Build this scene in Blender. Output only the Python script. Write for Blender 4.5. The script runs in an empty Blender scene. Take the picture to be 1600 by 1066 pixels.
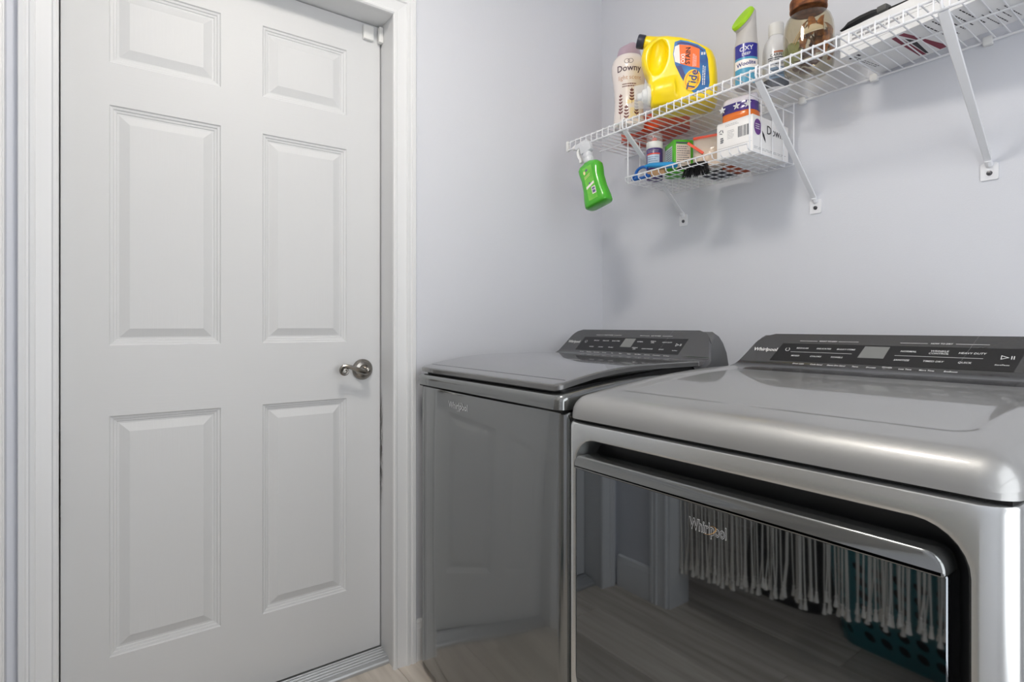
import bpy, bmesh, math, random
from mathutils import Vector, Matrix, noise
R = math.radians
sin, cos, pi = math.sin, math.cos, math.pi
scene = bpy.context.scene

# ------------------------------------------------------------------ camera, light, exposure
F_PX, W_PX = 876.0, 1600.0
cam_d = bpy.data.cameras.new('camera')
cam = bpy.data.objects.new('camera', cam_d)
scene.collection.objects.link(cam)
cam_d.sensor_width = 36.0
cam_d.lens = F_PX / W_PX * 36.0
cam_d.shift_y = -23.0 / W_PX
cam_d.clip_start = 0.01
cam.location = (0, 0, 1.08)
cam.rotation_euler = (R(90), 0, math.atan2(.8075, .59))
scene.camera = cam
scene.view_settings.view_transform = 'Standard'
scene.view_settings.look = 'None'
scene.view_settings.gamma = 1
scene.view_settings.use_curve_mapping = False
scene.view_settings.exposure = 0.10
scene.cycles.max_bounces = 14
scene.cycles.diffuse_bounces = 8
scene.cycles.caustics_reflective = False
scene.cycles.caustics_refractive = False
LAMP_POS = (-.75, .36)
LAMP_POWER = 56.0        # emission strength of the laundry lamp's dome
HALL_FILL_POWER = 5.0  # fill lamp added in the hall, out of view
world = bpy.data.worlds.new('world')
scene.world = world
world.use_nodes = True
world.node_tree.nodes['Background'].inputs[0].default_value = (.94, .97, 1.0, 1)
world.node_tree.nodes['Background'].inputs[1].default_value = 3.4      # overcast sky, fill daylight through the added window
W0, W1, WZ0, WZ1 = .05, 1.15, .30, 2.05        # fill-light window added in the right wall: y range, z range
pd = bpy.data.lights.new('fill_window_portal', 'AREA'); pd.shape = 'RECTANGLE'; pd.size = W1 - W0; pd.size_y = WZ1 - WZ0
pd.cycles.is_portal = True
po = bpy.data.objects.new('fill_window_portal', pd); scene.collection.objects.link(po)
po.location = (.58, (W0 + W1) / 2, (WZ0 + WZ1) / 2); po.rotation_euler = (R(90), 0, R(90))

# ------------------------------------------------------------------ materials
def lin(c):
    def f(v):
        v /= 255.0
        return v / 12.92 if v <= .04045 else ((v + .055) / 1.055) ** 2.4
    return (f(c[0]), f(c[1]), f(c[2]), 1)

def P(name, rgb, rough=.5, metal=0., coat=0., coat_rough=.03, spec=.5, ior=1.45, trans=0., alpha=1., bump=None, vary=None, sub=0., emit=0.):
    m = bpy.data.materials.new(name)
    m.use_nodes = True
    nt = m.node_tree
    b = nt.nodes['Principled BSDF']
    b.inputs['Base Color'].default_value = lin(rgb)
    b.inputs['Roughness'].default_value = rough
    b.inputs['Metallic'].default_value = metal
    b.inputs['Coat Weight'].default_value = coat
    b.inputs['Coat Roughness'].default_value = coat_rough
    b.inputs['Specular IOR Level'].default_value = spec
    b.inputs['IOR'].default_value = ior
    b.inputs['Transmission Weight'].default_value = trans
    b.inputs['Alpha'].default_value = alpha
    if sub:
        b.inputs['Subsurface Weight'].default_value = sub
        b.inputs['Subsurface Radius'].default_value = (.01, .01, .01)
    if emit:
        b.inputs['Emission Color'].default_value = lin(rgb)
        b.inputs['Emission Strength'].default_value = emit
    tc = nt.nodes.new('ShaderNodeTexCoord')
    if bump:                                   # (scale xyz, strength, distance, detail)
        sc, st, di, de = bump
        mp = nt.nodes.new('ShaderNodeMapping')
        mp.inputs['Scale'].default_value = sc
        n = nt.nodes.new('ShaderNodeTexNoise')
        n.inputs['Scale'].default_value = 1
        n.inputs['Detail'].default_value = de
        bp = nt.nodes.new('ShaderNodeBump')
        bp.inputs['Strength'].default_value = st
        bp.inputs['Distance'].default_value = di
        nt.links.new(tc.outputs['Object'], mp.inputs['Vector'])
        nt.links.new(mp.outputs['Vector'], n.inputs['Vector'])
        nt.links.new(n.outputs['Fac'], bp.inputs['Height'])
        nt.links.new(bp.outputs['Normal'], b.inputs['Normal'])
    if vary:                                   # (scale xyz, rgb low, rgb high)
        sc, c0, c1 = vary
        mp = nt.nodes.new('ShaderNodeMapping')
        mp.inputs['Scale'].default_value = sc
        n = nt.nodes.new('ShaderNodeTexNoise')
        n.inputs['Scale'].default_value = 1
        n.inputs['Detail'].default_value = 6
        rp = nt.nodes.new('ShaderNodeValToRGB')
        rp.color_ramp.elements[0].position = .32
        rp.color_ramp.elements[1].position = .68
        rp.color_ramp.elements[0].color = lin(c0)
        rp.color_ramp.elements[1].color = lin(c1)
        nt.links.new(tc.outputs['Object'], mp.inputs['Vector'])
        nt.links.new(mp.outputs['Vector'], n.inputs['Vector'])
        nt.links.new(n.outputs['Fac'], rp.inputs['Fac'])
        nt.links.new(rp.outputs['Color'], b.inputs['Base Color'])
    return m

M = {}
M['wall'] = P('wall_paint', (216, 218, 224), .55, bump=((260, 260, 260), .12, .002, 3))
M['ceil'] = P('ceiling_paint', (236, 236, 236), .8)
M['trim'] = P('trim_paint', (226, 227, 228), .32)
M['door'] = P('door_paint', (213, 214, 215), .48, bump=((30, 260, 14), .10, .0016, 5))
M['doorh'] = P('door_paint_rails', (213, 214, 215), .48, bump=((30, 14, 260), .10, .0016, 5))
M['white_pl'] = P('white_plastic', (232, 232, 230), .4)
M['wire'] = P('white_coated_wire', (232, 233, 236), .35)
M['nickel'] = P('satin_nickel', (150, 146, 140), .22, 1.)
M['alu'] = P('aluminium', (196, 198, 200), .5, .8, bump=((8, 3, 500), .1, .001, 2))
M['screw'] = P('zinc_screw', (95, 95, 98), .35, 1.)
M['black'] = P('black_plastic', (18, 18, 20), .45)
M['gap'] = P('dark_seam', (12, 12, 13), .7)
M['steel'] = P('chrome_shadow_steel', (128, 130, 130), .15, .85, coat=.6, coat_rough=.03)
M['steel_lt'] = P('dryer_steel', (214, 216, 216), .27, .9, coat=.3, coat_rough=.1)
M['steel_top'] = P('dryer_top_enamel', (158, 158, 157), .44, .6, coat=.85, coat_rough=.05)
M['lidglass'] = P('tinted_lid_glass', (92, 92, 92), .2, .2, coat=1., coat_rough=.04)
M['console'] = P('console_gloss', (74, 74, 75), .25, .5, coat=.9, coat_rough=.05)
M['conpanel'] = P('console_inset', (28, 28, 30), .3, 0, coat=.25, coat_rough=.05, spec=.35)
M['housing'] = P('console_housing', (104, 105, 106), .45, .3)
M['doorglass'] = P('dark_door_glass', (12, 12, 13), .03, 0., spec=1., ior=1.95)
M['doorglass'].node_tree.nodes['Principled BSDF'].inputs['Specular Tint'].default_value = (.86, .93, 1, 1)
M['pocket'] = P('handle_pocket', (54, 54, 55), .35, .5)
M['ink'] = P('white_print', (225, 225, 225), .5)
M['ink2'] = P('grey_print', (160, 160, 162), .5)
M['chrome'] = P('chrome_badge', (215, 215, 215), .12, 1.)
M['gold'] = P('gold_swoosh', (222, 178, 110), .3, .6)
M['display'] = P('lcd_window', (122, 124, 122), .2, coat=.5)
M['dblack'] = P('print_black', (30, 28, 34), .55)
def thin_glass(name, tint, refl=1.):
    """thin clear pane: Fresnel reflection over tinted see-through"""
    m = bpy.data.materials.new(name); m.use_nodes = True
    nt = m.node_tree; nt.nodes.clear()
    out = nt.nodes.new('ShaderNodeOutputMaterial'); mix = nt.nodes.new('ShaderNodeMixShader')
    tr = nt.nodes.new('ShaderNodeBsdfTransparent'); gl = nt.nodes.new('ShaderNodeBsdfGlossy'); lw = nt.nodes.new('ShaderNodeLayerWeight'); pw = nt.nodes.new('ShaderNodeMath'); fr = nt.nodes.new('ShaderNodeMapRange')
    tr.inputs[0].default_value = lin(tint); gl.inputs['Roughness'].default_value = .04; pw.operation = 'POWER'; pw.inputs[1].default_value = 4.0
    lw.inputs['Blend'].default_value = .5; fr.inputs[3].default_value = .045; fr.inputs[4].default_value = .85
    nt.links.new(lw.outputs['Facing'], pw.inputs[0]); nt.links.new(pw.outputs[0], fr.inputs[0])
    nt.links.new(fr.outputs[0], mix.inputs[0]); nt.links.new(tr.outputs[0], mix.inputs[1]); nt.links.new(gl.outputs[0], mix.inputs[2]); nt.links.new(mix.outputs[0], out.inputs[0])
    return m
M['glass'] = thin_glass('clear_glass', (244, 240, 230))
M['film'] = P('clear_film', (250, 250, 250), .12, alpha=.07, spec=.7)
M['clearpl'] = P('clear_plastic', (240, 242, 244), .10, alpha=.2, spec=.7)

def wear_mat():
    m = P('jamb_paint', (218, 219, 220), .4)
    nt = m.node_tree
    b = nt.nodes['Principled BSDF']
    geo = nt.nodes.new('ShaderNodeNewGeometry')
    sep = nt.nodes.new('ShaderNodeSeparateXYZ')
    n = nt.nodes.new('ShaderNodeTexNoise'); n.inputs['Scale'].default_value = 70; n.inputs['Detail'].default_value = 4
    def rng(inp, a, bb, c, d):
        r = nt.nodes.new('ShaderNodeMapRange')
        r.inputs[1].default_value, r.inputs[2].default_value, r.inputs[3].default_value, r.inputs[4].default_value = a, bb, c, d
        nt.links.new(inp, r.inputs[0]); return r.outputs[0]
    def mul(a, bb):
        k = nt.nodes.new('ShaderNodeMath'); k.operation = 'MULTIPLY'
        nt.links.new(a, k.inputs[0]); nt.links.new(bb, k.inputs[1]); return k.outputs[0]
    nt.links.new(geo.outputs['Position'], sep.inputs[0])
    mx = rng(sep.outputs['X'], -1.742, -1.728, 1, 0)      # chipped strip beside the door edge
    mz = mul(rng(sep.outputs['Z'], .48, .60, 0, 1), rng(sep.outputs['Z'], .78, .88, 1, 0))
    th = rng(n.outputs['Fac'], .46, .51, 0, 1)
    w = mul(mul(mx, mz), th)
    mix = nt.nodes.new('ShaderNodeMix'); mix.data_type = 'RGBA'
    mix.inputs[6].default_value = lin((218, 219, 220)); mix.inputs[7].default_value = lin((70, 64, 58))
    nt.links.new(w, mix.inputs[0]); nt.links.new(mix.outputs[2], b.inputs['Base Color'])
    return m
M['jamb'] = wear_mat()

def plank_mat():
    m = P('oak_plank', (196, 184, 168), .42)
    nt = m.node_tree
    b = nt.nodes['Principled BSDF']
    tc = nt.nodes.new('ShaderNodeTexCoord'); oi = nt.nodes.new('ShaderNodeObjectInfo')
    add = nt.nodes.new('ShaderNodeVectorMath'); add.operation = 'ADD'
    cmb = nt.nodes.new('ShaderNodeCombineXYZ')
    k = nt.nodes.new('ShaderNodeMath'); k.operation = 'MULTIPLY'; k.inputs[1].default_value = 37
    nt.links.new(oi.outputs['Random'], k.inputs[0]); nt.links.new(k.outputs[0], cmb.inputs[2])
    nt.links.new(tc.outputs['Object'], add.inputs[0]); nt.links.new(cmb.outputs[0], add.inputs[1])
    mp = nt.nodes.new('ShaderNodeMapping'); mp.inputs['Scale'].default_value = (1.8, 26, 1)
    n = nt.nodes.new('ShaderNodeTexNoise'); n.inputs['Scale'].default_value = 1; n.inputs['Detail'].default_value = 7
    n.inputs['Distortion'].default_value = .6
    rp = nt.nodes.new('ShaderNodeValToRGB')
    rp.color_ramp.elements[0].position = .3; rp.color_ramp.elements[1].position = .72
    rp.color_ramp.elements[0].color = lin((176, 166, 154)); rp.color_ramp.elements[1].color = lin((218, 209, 198))
    hs = nt.nodes.new('ShaderNodeHueSaturation')
    mr = nt.nodes.new('ShaderNodeMapRange'); mr.inputs[3].default_value = .86; mr.inputs[4].default_value = 1.08
    nt.links.new(oi.outputs['Random'], mr.inputs[0]); nt.links.new(mr.outputs[0], hs.inputs['Value'])
    nt.links.new(add.outputs[0], mp.inputs['Vector']); nt.links.new(mp.outputs[0], n.inputs['Vector'])
    nt.links.new(n.outputs['Fac'], rp.inputs[0]); nt.links.new(rp.outputs[0], hs.inputs['Color'])
    nt.links.new(hs.outputs[0], b.inputs['Base Color'])
    return m
M['plank'] = plank_mat()

# ------------------------------------------------------------------ helpers
def link(o, parent=None):
    scene.collection.objects.link(o)
    if parent is not None:
        o.parent = parent
    return o

def tag(o, label=None, cat=None, group=None, kind=None):
    if label: o['label'] = label
    if cat: o['category'] = cat
    if group: o['group'] = group
    if kind: o['kind'] = kind
    return o

def thing(name, label, cat, loc=(0, 0, 0), rz=0., group=None, rot=None):
    o = bpy.data.objects.new(name, None)
    o.empty_display_size = .02
    link(o)
    o.location = loc
    o.rotation_euler = rot if rot else (0, 0, rz)
    return tag(o, label, cat, group)

def mk(name, bm, mat, parent=None, ang=38, recalc=True, label=None, kind=None, smooth=True):
    if recalc:
        bmesh.ops.recalc_face_normals(bm, faces=bm.faces)
    me = bpy.data.meshes.new(name)
    bm.to_mesh(me)
    bm.free()
    me.materials.append(mat)
    if smooth and me.polygons:
        me.shade_smooth()
        me.set_sharp_from_angle(angle=R(ang))
    o = bpy.data.objects.new(name, me)
    link(o, parent)
    if label: o['label'] = label
    if name == 'lettering': kind = 'stuff'        # print too small to pick apart letter by letter
    if kind: o['kind'] = kind
    return o

def again(o, parent=None, loc=None, rot=None):
    c = o.copy()
    scene.collection.objects.link(c)
    if parent is not None: c.parent = parent
    if loc is not None: c.location = loc
    if rot is not None: c.rotation_euler = rot
    return c

def B(): return bmesh.new()

def box(bm, x0, x1, y0, y1, z0, z1, bev=0, seg=2, mat4=None):
    g = bmesh.ops.create_cube(bm, size=1)
    vs = g['verts']
    for v in vs:
        v.co = Vector(((x0 + x1) / 2 + v.co.x * (x1 - x0), (y0 + y1) / 2 + v.co.y * (y1 - y0), (z0 + z1) / 2 + v.co.z * (z1 - z0)))
    if mat4 is not None:
        for v in vs: v.co = mat4 @ v.co
    if bev:
        es = list({e for v in vs for e in v.link_edges})
        bmesh.ops.bevel(bm, geom=es, offset=bev, segments=seg, profile=.5, affect='EDGES')
    return bm

def loft(bm, loops, cap0=True, cap1=True, closed=True):
    rows = [[bm.verts.new(p) for p in lp] for lp in loops]
    n = len(rows[0])
    for a, b in zip(rows, rows[1:]):
        for i in range(n if closed else n - 1):
            j = (i + 1) % n
            try: bm.faces.new((a[i], a[j], b[j], b[i]))
            except ValueError: pass
    if cap0: bm.faces.new(list(reversed(rows[0])))
    if cap1: bm.faces.new(rows[-1])
    return rows

def tube(bm, pts, r, n=8, cap=True):
    pts = [Vector(p) for p in pts]
    rs = r if isinstance(r, (list, tuple)) else [r] * len(pts)
    up = None
    loops = []
    for i, p in enumerate(pts):
        a = pts[max(i - 1, 0)]; b = pts[min(i + 1, len(pts) - 1)]
        t = (b - a).normalized()
        if up is None:
            up = Vector((0, 0, 1)) if abs(t.z) < .9 else Vector((1, 0, 0))
        s = t.cross(up).normalized()
        up = s.cross(t).normalized()
        loops.append([p + (s * cos(2 * pi * k / n) + up * sin(2 * pi * k / n)) * rs[i] for k in range(n)])
    loft(bm, loops, cap, cap)
    return bm

def lathe(bm, prof, n=32, c=(0, 0), cap0=True, cap1=True, sx=1., sy=1., M4=None):
    loops = []
    for r, z in prof:
        lp = [Vector((c[0] + sx * r * cos(2 * pi * k / n), c[1] + sy * r * sin(2 * pi * k / n), z)) for k in range(n)]
        if M4 is not None: lp = [M4 @ p for p in lp]
        loops.append(lp)
    loft(bm, loops, cap0, cap1)
    return bm

def prism(bm, poly, fn, d0, d1):
    """poly: 2D outline; fn(u, v, d) -> 3D"""
    loft(bm, [[fn(u, v, d0) for u, v in poly], [fn(u, v, d1) for u, v in poly]])
    return bm

def rr(u0, u1, v0, v1, r, k=5):
    """rounded rectangle outline; r = radius or 4 radii (bl, br, tr, tl)"""
    rs = r if isinstance(r, (list, tuple)) else (r,) * 4
    out = []
    for (cu, cv, a0, q) in ((u0 + rs[0], v0 + rs[0], 180, rs[0]), (u1 - rs[1], v0 + rs[1], 270, rs[1]),
                            (u1 - rs[2], v1 - rs[2], 0, rs[2]), (u0 + rs[3], v1 - rs[3], 90, rs[3])):
        for i in range(k + 1):
            a = R(a0 + 90 * i / k)
            out.append((cu + q * cos(a), cv + q * sin(a)))
    return out

_tc = {}
def text_mesh(s, size=1., bold=0., align='CENTER', shear=0., outline=0.):
    key = (s, bold, align, shear)
    if key not in _tc:
        cu = bpy.data.curves.new('lettering_source', 'FONT')
        cu.body = s; cu.align_x = align; cu.align_y = 'CENTER'; cu.size = 1; cu.resolution_u = 2
        cu.offset = bold; cu.shear = shear
        ob = bpy.data.objects.new('lettering_source', cu)
        scene.collection.objects.link(ob)
        me = bpy.data.meshes.new_from_object(ob)
        _tc[key] = ([v.co.copy() for v in me.vertices], [tuple(p.vertices) for p in me.polygons])
        bpy.data.objects.remove(ob); bpy.data.curves.remove(cu); bpy.data.meshes.remove(me)
    return _tc[key]

def text(bm, s, size, fn, bold=.012, align='CENTER', shear=0., squash=1.):
    vs, fs = text_mesh(s, bold=bold, align=align, shear=shear)
    nv = [bm.verts.new(fn(v.x * size * squash, v.y * size)) for v in vs]
    for f in fs:
        try: bm.faces.new([nv[i] for i in f])
        except ValueError: pass
    return bm

def rect(bm, fn, u0, u1, v0, v1, nu=1, nv=1):
    g = [[bm.verts.new(fn(u0 + (u1 - u0) * i / nu, v0 + (v1 - v0) * j / nv)) for i in range(nu + 1)] for j in range(nv + 1)]
    for j in range(nv):
        for i in range(nu):
            bm.faces.new((g[j][i], g[j][i + 1], g[j + 1][i + 1], g[j + 1][i]))
    return bm

def poly(bm, fn, pts):
    return bm.faces.new([bm.verts.new(fn(u, v)) for u, v in pts])

def barcode(bm, fn, u0, u1, v0, v1, seed=1):
    rnd = random.Random(seed)
    u = u0
    while u < u1:
        w = rnd.choice((.02, .035, .055)) * (u1 - u0)
        rect(bm, fn, u, min(u + w, u1), v0, v1)
        u += w + rnd.choice((.02, .035, .05)) * (u1 - u0)

def greek(bm, fn, u0, u1, v0, v1, n, seed=1, h=.5):
    """lines of print too small to read: short strokes in rows"""
    rnd = random.Random(seed)
    st = (v1 - v0) / n
    for i in range(n):
        v = v1 - (i + .5) * st
        u = u0
        end = u1 - rnd.random() * .25 * (u1 - u0)
        while u < end:
            w = rnd.uniform(.05, .14) * (u1 - u0)
            rect(bm, fn, u, min(u + w, end), v - st * h / 2, v + st * h / 2)
            u += w + .025 * (u1 - u0)

def rounded_box(sx, sy, sz, bev, seg=3):
    return box(B(), -sx / 2, sx / 2, -sy / 2, sy / 2, 0, sz, bev, seg)

def lerp(a, b, t): return a + (b - a) * t
def smooth01(t):
    t = max(0., min(1., t)); return t * t * (3 - 2 * t)

def deck(x0, x1, y0, y1, rc, re, zf, skirt, nx=30, ny=30, thick=None):
    """a plate with rounded plan corners and rolled edges; zf(x, y) is its height"""
    bm = B()
    cx, cy, hx, hy = (x0 + x1) / 2, (y0 + y1) / 2, (x1 - x0) / 2, (y1 - y0) / 2
    def sdf(x, y):
        qx, qy = abs(x - cx) - (hx - rc), abs(y - cy) - (hy - rc)
        return -(math.hypot(max(qx, 0), max(qy, 0)) + min(max(qx, qy), 0) - rc)
    def axis(a, b, n):
        e = [0, .04 * re, .14 * re, .3 * re, .5 * re, .75 * re, re]
        if rc > re: e += [re + (rc - re) * .5, rc]
        mid = [lerp(a + e[-1], b - e[-1], i / n) for i in range(1, n)]
        return [a + t for t in e] + mid + [b - t for t in reversed(e)]
    X, Y = axis(x0, x1, nx), axis(y0, y1, ny)
    g = []
    for y in Y:
        row = []
        for x in X:
            d = sdf(x, y)
            px, py = x, y
            if d < 0:
                h = 1e-5
                gx, gy = (sdf(x + h, y) - d) / h, (sdf(x, y + h) - d) / h
                L = math.hypot(gx, gy) or 1
                px, py = x - gx / L * d, y - gy / L * d
                d = 0
            k = min(d, re)
            row.append(bm.verts.new((px, py, zf(px, py) - (re - math.sqrt(max(0, re * re - (re - k) ** 2))))))
        g.append(row)
    for j in range(len(Y) - 1):
        for i in range(len(X) - 1):
            bm.faces.new((g[j][i], g[j][i + 1], g[j + 1][i + 1], g[j + 1][i]))
    loop = g[0] + [r[-1] for r in g[1:]] + list(reversed(g[-1][:-1])) + [r[0] for r in reversed(g[1:-1])]
    low = [bm.verts.new((v.co.x, v.co.y, (v.co.z - thick) if thick else skirt)) for v in loop]
    n = len(loop)
    for i in range(n):
        bm.faces.new((loop[i], low[i], low[(i + 1) % n], loop[(i + 1) % n]))
    bm.faces.new(low)
    bmesh.ops.remove_doubles(bm, verts=bm.verts, dist=.00015)
    bmesh.ops.dissolve_degenerate(bm, edges=bm.edges, dist=1e-6)
    return bm

def remeshed(bm, voxel, smooth_it=8, cut=None):
    """one skin over the joined shapes (voxel remesh), with an optional hollow"""
    bmesh.ops.recalc_face_normals(bm, faces=bm.faces)
    me = bpy.data.meshes.new('skin_source'); bm.to_mesh(me); bm.free()
    ob = bpy.data.objects.new('skin_source', me); scene.collection.objects.link(ob)
    md = ob.modifiers.new('r', 'REMESH'); md.mode = 'VOXEL'; md.voxel_size = voxel
    co = None
    if cut is not None:
        bmesh.ops.recalc_face_normals(cut, faces=cut.faces)
        cm = bpy.data.meshes.new('cut_source'); cut.to_mesh(cm); cut.free()
        co = bpy.data.objects.new('cut_source', cm); scene.collection.objects.link(co)
        b = ob.modifiers.new('b', 'BOOLEAN'); b.operation = 'DIFFERENCE'; b.object = co; b.solver = 'EXACT'
        md2 = ob.modifiers.new('r2', 'REMESH'); md2.mode = 'VOXEL'; md2.voxel_size = voxel
    s = ob.modifiers.new('s', 'SMOOTH'); s.iterations = smooth_it; s.factor = .5
    dg = bpy.context.evaluated_depsgraph_get()
    ev = ob.evaluated_get(dg)
    out = bpy.data.meshes.new_from_object(ev)
    res = B(); res.from_mesh(out)
    bpy.data.objects.remove(ob); bpy.data.meshes.remove(me); bpy.data.meshes.remove(out)
    if co is not None: bpy.data.objects.remove(co)
    return res

def cyl(R_, off=.0004, a0=-90., cy=0., cx=0.):
    """print wrapped on a round bottle: (u, v) -> point; u runs left to right as seen from local -Y"""
    def fn(u, v):
        r = R_(v) if callable(R_) else R_
        a = R(a0) + u / max(r, .005)
        return Vector((cx + (r + off) * cos(a), cy + (r + off) * sin(a), v))
    return fn

# ------------------------------------------------------------------ room shell
XL, YB, YF, XR, H = -1.65, 1.665, -.17, .45, 2.44
DX = -1.748                       # face of the white door
D0, D1, DZ = -.085, .742, 2.065   # door opening in the left wall
G0, G1, GZ = -1.385, -.42, 2.06   # doorway behind the camera
struct = lambda o, lab: tag(o, lab, None, None, 'structure')

bm = B()
box(bm, XL - .13, XL, D1 + .018, YB + .12, 0, H); box(bm, XL - .13, XL, YF - .12, D0 - .018, 0, H); box(bm, XL - .13, XL, D0 - .018, D1 + .018, DZ + .018, H)
struct(mk('wall_left', bm, M['wall'], smooth=False), 'white wall holding the six-panel door')
struct(mk('wall_back', box(B(), XL - .13, XR + .12, YB, YB + .12, 0, H), M['wall'], smooth=False), 'pale blue-white wall behind the wire shelf and machines')
bm = B()
box(bm, XR, XR + .12, YF - .12, W0, 0, H); box(bm, XR, XR + .12, W1, YB, 0, H); box(bm, XR, XR + .12, W0, W1, 0, WZ0); box(bm, XR, XR + .12, W0, W1, WZ1, H)
struct(mk('wall_right', bm, M['wall'], smooth=False), 'white wall with the added fill-light window, right of the dryer')
bm = B()
for a, b2, c, d2 in ((W0, W0 + .04, WZ0, WZ1), (W1 - .04, W1, WZ0, WZ1), (W0 + .04, W1 - .04, WZ0, WZ0 + .04), (W0 + .04, W1 - .04, WZ1 - .04, WZ1), (W0 + .04, W1 - .04, 1.18, 1.21)):
    box(bm, XR + .05, XR + .09, a, b2, c, d2)
fill_win = struct(mk('fill_window_1', bm, M['trim'], smooth=False), 'unseen white framed window added right of the dryer for fill daylight')  # out of view, added to brighten the room with soft daylight
for c, d2 in ((WZ0 + .04, 1.18), (1.21, WZ1 - .04)):
    mk('pane', box(B(), XR + .068, XR + .071, W0 + .04, W1 - .04, c, d2), M['film'], fill_win, smooth=False)
bm = B()
box(bm, XL, G0, YF - .11, YF, 0, H); box(bm, G1, XR, YF - .11, YF, 0, H); box(bm, G0, G1, YF - .11, YF, GZ, H)
struct(mk('wall_front', bm, M['wall'], smooth=False), 'white wall with the open doorway, mirrored in the dryer door')
bm = B()
box(bm, -2.3, -2.2, -2.4, YF - .11, 0, H); box(bm, .8, .9, -2.4, YF - .11, 0, H); box(bm, -2.3, .9, -2.5, -2.4, 0, H)
box(bm, -2.3, XL - .0, YF - .13, YF - .11, 0, H); box(bm, XR, .9, YF - .13, YF - .11, 0, H)
struct(mk('wall_hall', bm, M['wall'], smooth=False), 'white walls of the hall beyond the doorway')
struct(mk('ceiling', box(B(), -2.3, .9, -2.5, YB + .12, H, H + .05), M['ceil'], smooth=False), 'white ceiling')

floor = struct(mk('floor', box(B(), -2.3, .9, -2.5, YB, -.04, -.006), M['gap'], smooth=False), 'pale oak plank floor')
rnd = random.Random(4)
PW, PL = .178, 1.22
y = -2.45; row = 0
while y < YB:
    x = -2.25 + (row * .47 % 1.0) * PL - PL
    while x < .85:
        a, b2 = max(x, -2.2), min(x + PL, .8)
        c, d2 = max(y, -2.4), min(y + PW, YB)
        if y > -.5: a, b2 = max(a, -1.70), min(b2, XR)
        if b2 - a > .03 and d2 - c > .02:
            mx, my = (a + b2) / 2, (c + d2) / 2
            pb = box(B(), a - mx + .0006, b2 - mx - .0006, c - my + .0006, d2 - my - .0006, -.006, 0, .0012, 1)
            po = mk('plank', pb, M['plank'], floor, smooth=False)
            po.location = (mx, my, 0)
        x += PL
    y += PW; row += 1

# door 1: slab with six raised panels
COLS, ROWS = ((.014, .268), (.377, .627)), ((.240, .852), (1.031, 1.642), (1.750, 1.957))
dy0, dy1, dz0, dz1 = D0 + .003, D1 - .004, .030, DZ - .003
bm = B()
ys = [dy0, COLS[0][0], COLS[0][1], COLS[1][0], COLS[1][1], dy1]
zs = [dz0, ROWS[0][0], ROWS[0][1], ROWS[1][0], ROWS[1][1], ROWS[2][0], ROWS[2][1], dz1]
gv = {(i, j): bm.verts.new((DX, a, b2)) for i, a in enumerate(ys) for j, b2 in enumerate(zs)}
for i in range(5):
    for j in range(7):
        if i in (1, 3) and j in (1, 3, 5): continue
        bm.faces.new((gv[i, j], gv[i + 1, j], gv[i + 1, j + 1], gv[i, j + 1]))
box(bm, DX - .038, DX - .012, dy0, dy1, dz0, dz1)
ring = [(dy0, dz0), (dy1, dz0), (dy1, dz1), (dy0, dz1)]
loft(bm, [[(DX, a, b2) for a, b2 in ring], [(DX - .012, a, b2) for a, b2 in ring]], False, False)
bmesh.ops.remove_doubles(bm, verts=bm.verts, dist=1e-5)
door = struct(mk('door_1', bm, M['doorh'], ang=25), 'white six-panel door with a wood-grain finish')
for (a, b2) in COLS:
    for (c, d2) in ROWS:
        bm = B()
        prof = ((0, 0), (.0025, -.0035), (.008, -.0045), (.0095, -.0070), (.015, -.0080), (.0165, -.0100), (.021, -.0100), (.043, -.0015))
        loft(bm, [[(DX + t, a + w, c + w), (DX + t, b2 - w, c + w), (DX + t, b2 - w, d2 - w), (DX + t, a + w, d2 - w)] for w, t in prof], False, True)
        mk('panel', bm, M['door'], door, ang=12)

# lever handle (a part of the door, satin nickel)
hb = B()
My = Matrix.Translation((DX, .678, .941)) @ Matrix.Rotation(R(90), 4, 'Y')
lathe(hb, [(.0335, 0), (.0335, .004), (.031, .009), (.027, .011), (.026, .013), (.0165, .016), (.0145, .022), (.0125, .030), (.0115, .036), (.0120, .050), (.0075, .056), (.003, .058)], 32, M4=My)
handle = mk('door_handle', hb, M['nickel'], door, label='satin nickel scroll lever handle')
lv = B()
pts, rad = [], []
for i in range(15):
    t = i / 14
    pts.append((DX + .044 + .006 * sin(t * pi), .678 - .072 * t, .941 - .005 * sin(t * pi) * (1 - t) + .014 * smooth01(t) - .004 + .006 * t)); rad.append(lerp(.0100, .0060, t))
ex, ey, ez = pts[-1]
for i in range(1, 22):
    a = R(90 + i * 21); rr_ = .0150 * (1 - i / 28)
    pts.append((ex, ey + rr_ * cos(a), ez - .0150 + rr_ * sin(a))); rad.append(.0058 - .0001 * i)
tube(lv, pts, rad, 8)
mk('lever', lv, M['nickel'], handle)

# jamb, casing, threshold
bm = B()
box(bm, DX - .05, XL + .002, D1, D1 + .018, 0, DZ + .018); box(bm, DX - .05, XL + .002, D0 - .018, D0, 0, DZ + .018)
box(bm, DX - .05, XL + .002, D0, D1, DZ, DZ + .018)
box(bm, DX - .05, DX - .04, D0, D1, 0, DZ)
struct(mk('trim_1', bm, M['jamb'], smooth=False), 'white door jamb, its paint chipped beside the door edge')
CP = ((0, 0), (0, .009), (.004, .0125), (.010, .0125), (.013, .0095), (.028, .0105), (.042, .0125), (.045, .0165), (.053, .0165), (.056, .0135), (.060, .0135), (.063, .0175), (.074, .0175), (.076, .015), (.076, 0))
def casing(n, pts4, lab):
    """pts4(w) -> two (y, z) ends of the moulding line at distance w from the opening"""
    bm = B()
    A = [(XL + t,) + pts4(w)[0] for w, t in CP]; C = [(XL + t,) + pts4(w)[1] for w, t in CP]
    loft(bm, [A, C])
    return struct(mk(n, bm, M['trim'], ang=20), lab)
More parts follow.
